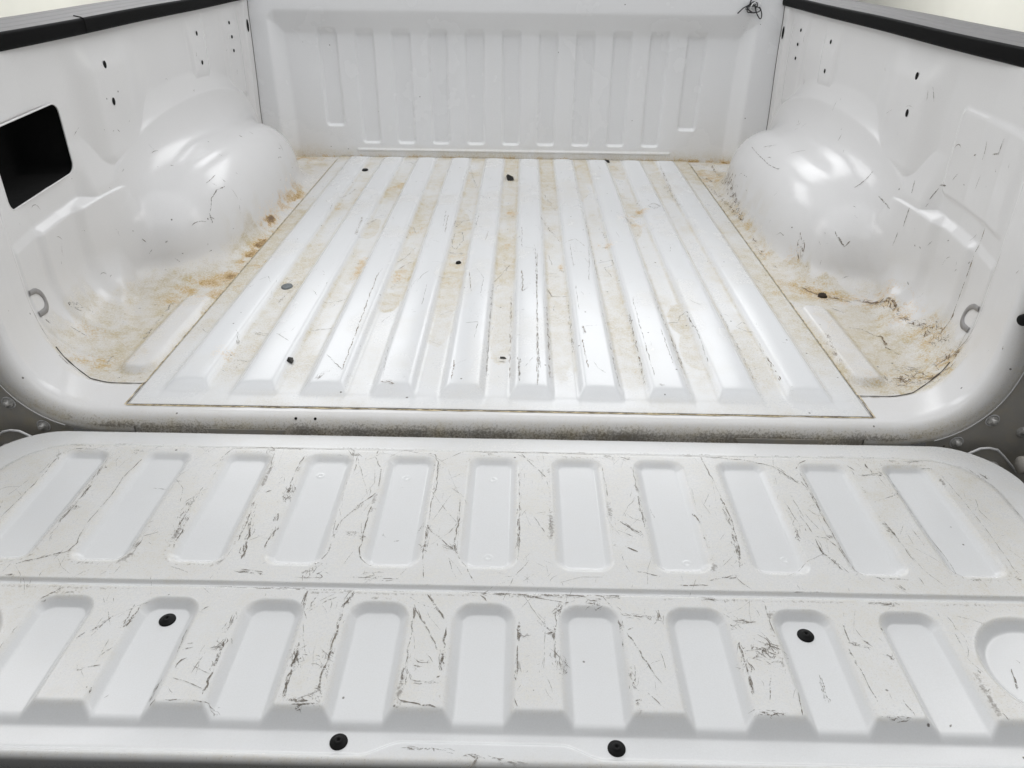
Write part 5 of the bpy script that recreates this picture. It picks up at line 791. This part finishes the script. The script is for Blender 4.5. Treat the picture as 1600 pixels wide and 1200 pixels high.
# grey band beside the post, standing in for a pressed groove's shaded wall
for s in (-1, 1):
    pts = []
    for k in range(15):
        a = -math.pi/2+math.pi*k/14
        pts.append((0.178+0.026*math.cos(a), 0.106+0.020*math.sin(a)-0.22*0.026*math.cos(a)))
    pts = [(0.160, 0.0885)]+pts+[(0.160, 0.1295)]
    V = []; F = []
    for i, (y, z) in enumerate(pts):
        y0, z0 = pts[max(0, i-1)]; y1, z1 = pts[min(len(pts)-1, i+1)]; t = math.hypot(y1-y0, z1-z0)
        ny, nz = -(z1-z0)/t, (y1-y0)/t
        for off, dp in ((-0.0055, -0.001), (-0.0042, 0.0022), (0.0042, 0.0022), (0.0055, -0.001)):
            py, pz = y+ny*off, z+nz*off; V.append((s*(wall_at(s, py, pz)-dp), py, pz))
        if i:
            b = 4*(i-1); F += [(b+j, b+j+1, b+j+5, b+j+4) for j in range(3)]
    mesh_np('groove_band', np.array(V), F, plain('groove_shade_grey', (0.30, 0.29, 0.285), 0.5) if s < 0 else bpy.data.materials['groove_shade_grey'], sides[s])
# dark pocket behind the opening in the left wall
def pocket():
    V = []; F = []; n = 40; ring = []
    for k in range(n):
        a = 2*math.pi*k/n; c, s_ = math.cos(a), math.sin(a)
        hy, hz, r = 0.133, 0.0675, 0.022
        y = 0.325+math.copysign(hy-r, c)*(1 if abs(c) > 1e-6 else 0)+r*c; z = 0.3325+math.copysign(hz-r, s_)+r*s_
        ring.append((y, z))
    for d, e in ((0.0, 1.03), (0.10, 1.03), (0.10, 0.0)):
        for y, z in ring:
            yy, zz = 0.325+(y-0.325)*e, 0.3325+(z-0.3325)*e
            base = float(wall_x(np.array([y]), np.array([z]), -1)[0])
            V.append((-(base+0.0035+d), yy, zz))
    for i in range(2):
        for k in range(n): F.append((i*n+k, i*n+(k+1) % n, (i+1)*n+(k+1) % n, (i+1)*n+k))
    return mesh_np('pocket_liner', np.array(V), F, M['cavity'], sides[-1], smooth=False)
pocket()
rg = []
for k in range(48):
    q_ = 2*math.pi*k/48; c_, s_ = math.cos(q_), math.sin(q_)
    y_ = 0.325+math.copysign(0.111, c_)+0.022*c_; z_ = 0.3325+math.copysign(0.0455, s_)+0.022*s_
    rg.append((-(float(wall_x(np.array([y_]), np.array([z_]), -1)[0])+0.001), y_, z_))
tube('pocket_edge', rg, 0.0018, M['wall'], sides[-1], 6, True)

# ------------------------------------------------------------------ black rail caps with grooved tops
for s in (-1, 1):
    prof = [(0.868, 0.504), (0.854, 0.5065), (0.851, 0.512), (0.851, 0.5305), (0.8525, 0.5335), (0.856, 0.5355)]
    for x in (0.872, 0.892, 0.912):
        zc = 0.5450-(0.912-x)*0.16
        prof += [(x-0.002, zc-0.0003), (x-0.001, zc-0.0025), (x+0.001, zc-0.0025), (x+0.002, zc)]
    prof += [(0.930, 0.5455), (0.946, 0.544), (0.952, 0.540), (0.954, 0.530), (0.954, 0.500)]
    ys = np.linspace(-0.06, 1.80, 40)
    P = np.array([[(s*x, y, z+0.0006*math.sin(y*9)) for x, z in prof] for y in ys])
    cap = grid_obj('rail_cap', P[:, :6], M['black'], truck, flip=(s > 0))
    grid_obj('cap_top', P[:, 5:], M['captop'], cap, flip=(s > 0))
    for y in ((0.60,) if s < 0 else ()):
        tube('rail_cap_joint', [(s*(x-(0.0004 if i < 4 else 0)), y, z+0.0004) for i, (x, z) in enumerate(prof[1:8])], 0.0012, M['cavity'], cap, 6)
    # body side below the cap
    P = np.array([[(s*x, y, z) for x, z in ((0.872, 0.517), (0.90, 0.515), (0.953, 0.505), (0.975, 0.45), (1.0, 0.2), (0.99, -0.2))] for y in (-0.03, 0.8, 1.8)])
    grid_obj('outer_body_side', P, M['wall'], truck, flip=(s > 0))

# ------------------------------------------------------------------ rear post bolts, hinge links, buffers
def bolt(s, x, z, parent, y=-0.0325, r=0.0066):
    b = lathe('bolt', [(0.0, 0.0105), (r*0.45, 0.0105), (r*0.62, 0.0095), (r*0.66, 0.003), (r*1.15, 0.0025), (r*1.35, 0.0012), (r*1.4, -0.002)], (s*x, y, z), (0.0, -1, 0.25), M['steel'], parent, 20)
    ring = [(s*x+r*1.55*math.cos(a), y+0.0005, z+r*1.55*math.sin(a)) for a in np.linspace(0, 2*math.pi, 24, endpoint=False)]
    tube('bolt_rim', ring, 0.0011, M['wall'], parent, 6, True)
for s in (-1, 1):
    bolt(s, 0.796, 0.022, sides[s]); bolt(s, 0.752, -0.022, sides[s])
    # pressed hinge link beside the tailgate corner
    hump = [(0.735, -0.040), (0.752, -0.036), (0.766, -0.026), (0.778, -0.018), (0.792, -0.0165), (0.806, -0.020), (0.820, -0.032), (0.836, -0.048), (0.850, -0.062), (0.850, -0.11), (0.735, -0.11)]
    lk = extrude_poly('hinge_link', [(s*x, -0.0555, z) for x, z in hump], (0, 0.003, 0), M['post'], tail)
    tube('link_rim', [(s*x, -0.0545, z) for x, z in hump[:9]], 0.0022, M['wall'], tail, 8)
    lathe('link_pin', [(0.0, 0.010), (0.006, 0.010), (0.0085, 0.008), (0.009, 0.0)], (s*0.806, -0.056, -0.050), (0, -1, 0), M['steel'], tail, 18)
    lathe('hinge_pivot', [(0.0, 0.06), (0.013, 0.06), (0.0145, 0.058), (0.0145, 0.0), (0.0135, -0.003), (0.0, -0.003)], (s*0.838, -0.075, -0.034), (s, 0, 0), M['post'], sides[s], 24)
    lathe('pivot_bush', [(0.0143, 0.0), (0.0195, 0.001), (0.0195, 0.008), (0.0143, 0.009)], (s*0.852, -0.075, -0.034), (s, 0, 0), M['rubber'], sides[s], 24)
bolt(1, 0.852, 0.004, sides[1], r=0.009)
lathe('latch_buffer', [(0.0, 0.012), (0.0075, 0.012), (0.009, 0.010), (0.009, 0.0)], (0.790, -0.027, 0.200), (-1, -0.6, 0), M['rubber'], sides[1], 18)

# ------------------------------------------------------------------ tailgate screws
def screw(x, y, big=1.0):
    z = float(tail_h(np.array([x]), np.array([y]))[0])
    r = 0.0100*big
    o = lathe('screw', [(0.0, 0.0022), (r*0.16, 0.0022), (r*0.19, 0.0042), (r*0.38, 0.0042), (r*0.48, 0.0034), (r*0.58, 0.0026), (r*0.88, 0.0018), (r*0.97, 0.0010), (r, -0.002)], (x, y, z), (0, 0, 1), M['rubber'], tail, 32)
    return o
screw(-0.382, -0.432); screw(0.378, -0.436); screw(-0.145, -0.5815, 0.95); screw(0.140, -0.5825, 0.95)

# ------------------------------------------------------------------ plugs in the floor
def plug(name, x, y, rx, ry, mat, parent, z=None, rot=0.0, hgt=0.003):
    z = float(floor_h(np.array([x]), np.array([y]))[0]) if z is None else z
    o = lathe(name, [(0.0, hgt*0.7), (0.5, hgt*0.75), (0.8, hgt), (0.95, hgt*0.8), (1.0, -0.001)], (0, 0, 0), (0, 0, 1), mat, None, 28, rx, ry)
    o.location = (x, y, z); o.rotation_euler = (0, 0, rot)
    o.parent = parent
    return o
plug('drain_plug', -0.489, 0.496, 0.0125, 0.016, M['greyrubber'], bed_floor)
plug('drain_plug', -0.498, 1.483, 0.012, 0.016, M['rubber'], bed_floor)
plug('bolt_hole', -0.690, 1.440, 0.010, 0.016, M['cavity'], sides[-1], 0.0012, 0, 0.001)
plug('bolt_hole', 0.645, 0.766, 0.005, 0.008, M['cavity'], sides[1], 0.0012, 0, 0.001)
for x in (-0.332, -0.300): 
    lathe('sill_hole', [(0.0, 0.0006), (0.0022, 0.0008), (0.0026, -0.001)], (x, -0.0265, -0.0020), (0, -0.66, 0.75), M['cavity'], sill, 14)

# ------------------------------------------------------------------ loose bits lying in the bed
def clod(name, x, y, rx, ry, rz, mat, label, seed, z=None, pts=26):
    r = np.random.default_rng(seed); import bmesh
    bm = bmesh.new()
    for i in range(pts):
        v = r.normal(0, 1, 3); v /= np.linalg.norm(v); k = 0.75+0.4*r.random()
        bm.verts.new((v[0]*rx*k, v[1]*ry*k, max(-0.25*rz, v[2]*rz*k)))
    g = bmesh.ops.convex_hull(bm, input=bm.verts[:])
    for v in [v for v in bm.verts if not v.link_faces]: bm.verts.remove(v)
    me = bpy.data.meshes.new(name); bm.to_mesh(me); bm.free(); me.materials.append(mat)
    o = bpy.data.objects.new(name, me); C.objects.link(o)
    z = float(floor_h(np.array([x]), np.array([y]))[0]) if z is None else z
    o.location = (x, y, z+0.2*rz); o.rotation_euler = (0, 0, r.random()*0.6-0.3)
    return tag(o, label, 'debris')
clod('debris_chip', -0.011, 1.400, 0.023, 0.030, 0.012, M['clod'], 'biggest black debris chip, lying in a floor groove near the front panel', 3, pts=9)
clod('debris_lump', -0.387, 0.150, 0.0085, 0.010, 0.008, M['clodg'], 'crumpled dark grey lump lying in a floor groove near the rear sill', 5, pts=14)
clod('debris_crumb', -0.118, 0.655, 0.007, 0.010, 0.006, M['clod'], 'small black crumb on the yellowed floor groove stain', 8)
clod('mud_clump', 0.708, 0.500, 0.011, 0.012, 0.006, plain('dark_mud', (0.03, 0.02, 0.012), 0.9), 'dark brown mud clump beside the right wheel housing', 11, 0.001)
clod('leaf_scrap', 0.325, 1.635, 0.020, 0.012, 0.006, M['clod'], 'black leaf scrap lying at the foot of the front panel', 12, 0.006)
clod('twig_bit', 0.003, 0.180, 0.0075, 0.003, 0.003, M['clodg'], 'tiny grey twig bit in the middle floor groove near the sill', 15)
# snarl of wire caught at the top of the front panel
knot = bpy.data.objects.new('wire_snarl', None); C.objects.link(knot)
kx, kz = 0.757, 0.500; ky = float(head_y(np.array([kx]), np.array([kz]))[0])-0.004
knot.location = (kx, ky, kz); bpy.context.view_layer.update()
tag(knot, 'small snarl of dark wire and clear film caught on the front panel corner', 'wire')
r = np.random.default_rng(4)
for i in range(5):
    cx, cz = r.normal(0.004, 0.010), r.normal(0.0, 0.006); a0 = r.random()*6; ra, rb = 0.012+0.012*r.random(), 0.005+0.007*r.random(); tl = r.normal(0, 0.5)
    pts = []
    for k in range(16):
        a = a0+k*0.36; u, v = ra*math.cos(a), rb*math.sin(a)
        pts.append((kx+cx+u*math.cos(tl)-v*math.sin(tl), ky-0.002-0.004*math.sin(k*0.7+i)-0.002*i, kz+cz+u*math.sin(tl)+v*math.cos(tl)))
    tube('loop', pts, 0.0017, M['wire'] if i != 2 else M['wirew'], knot, 7)
tube('tail', [(kx-0.045, ky-0.002, kz-0.018), (kx-0.03, ky-0.004, kz-0.002), (kx-0.012, ky-0.005, kz+0.008), (kx-0.006, ky-0.004, kz+0.03)], 0.0020, M['wire'], knot, 7)
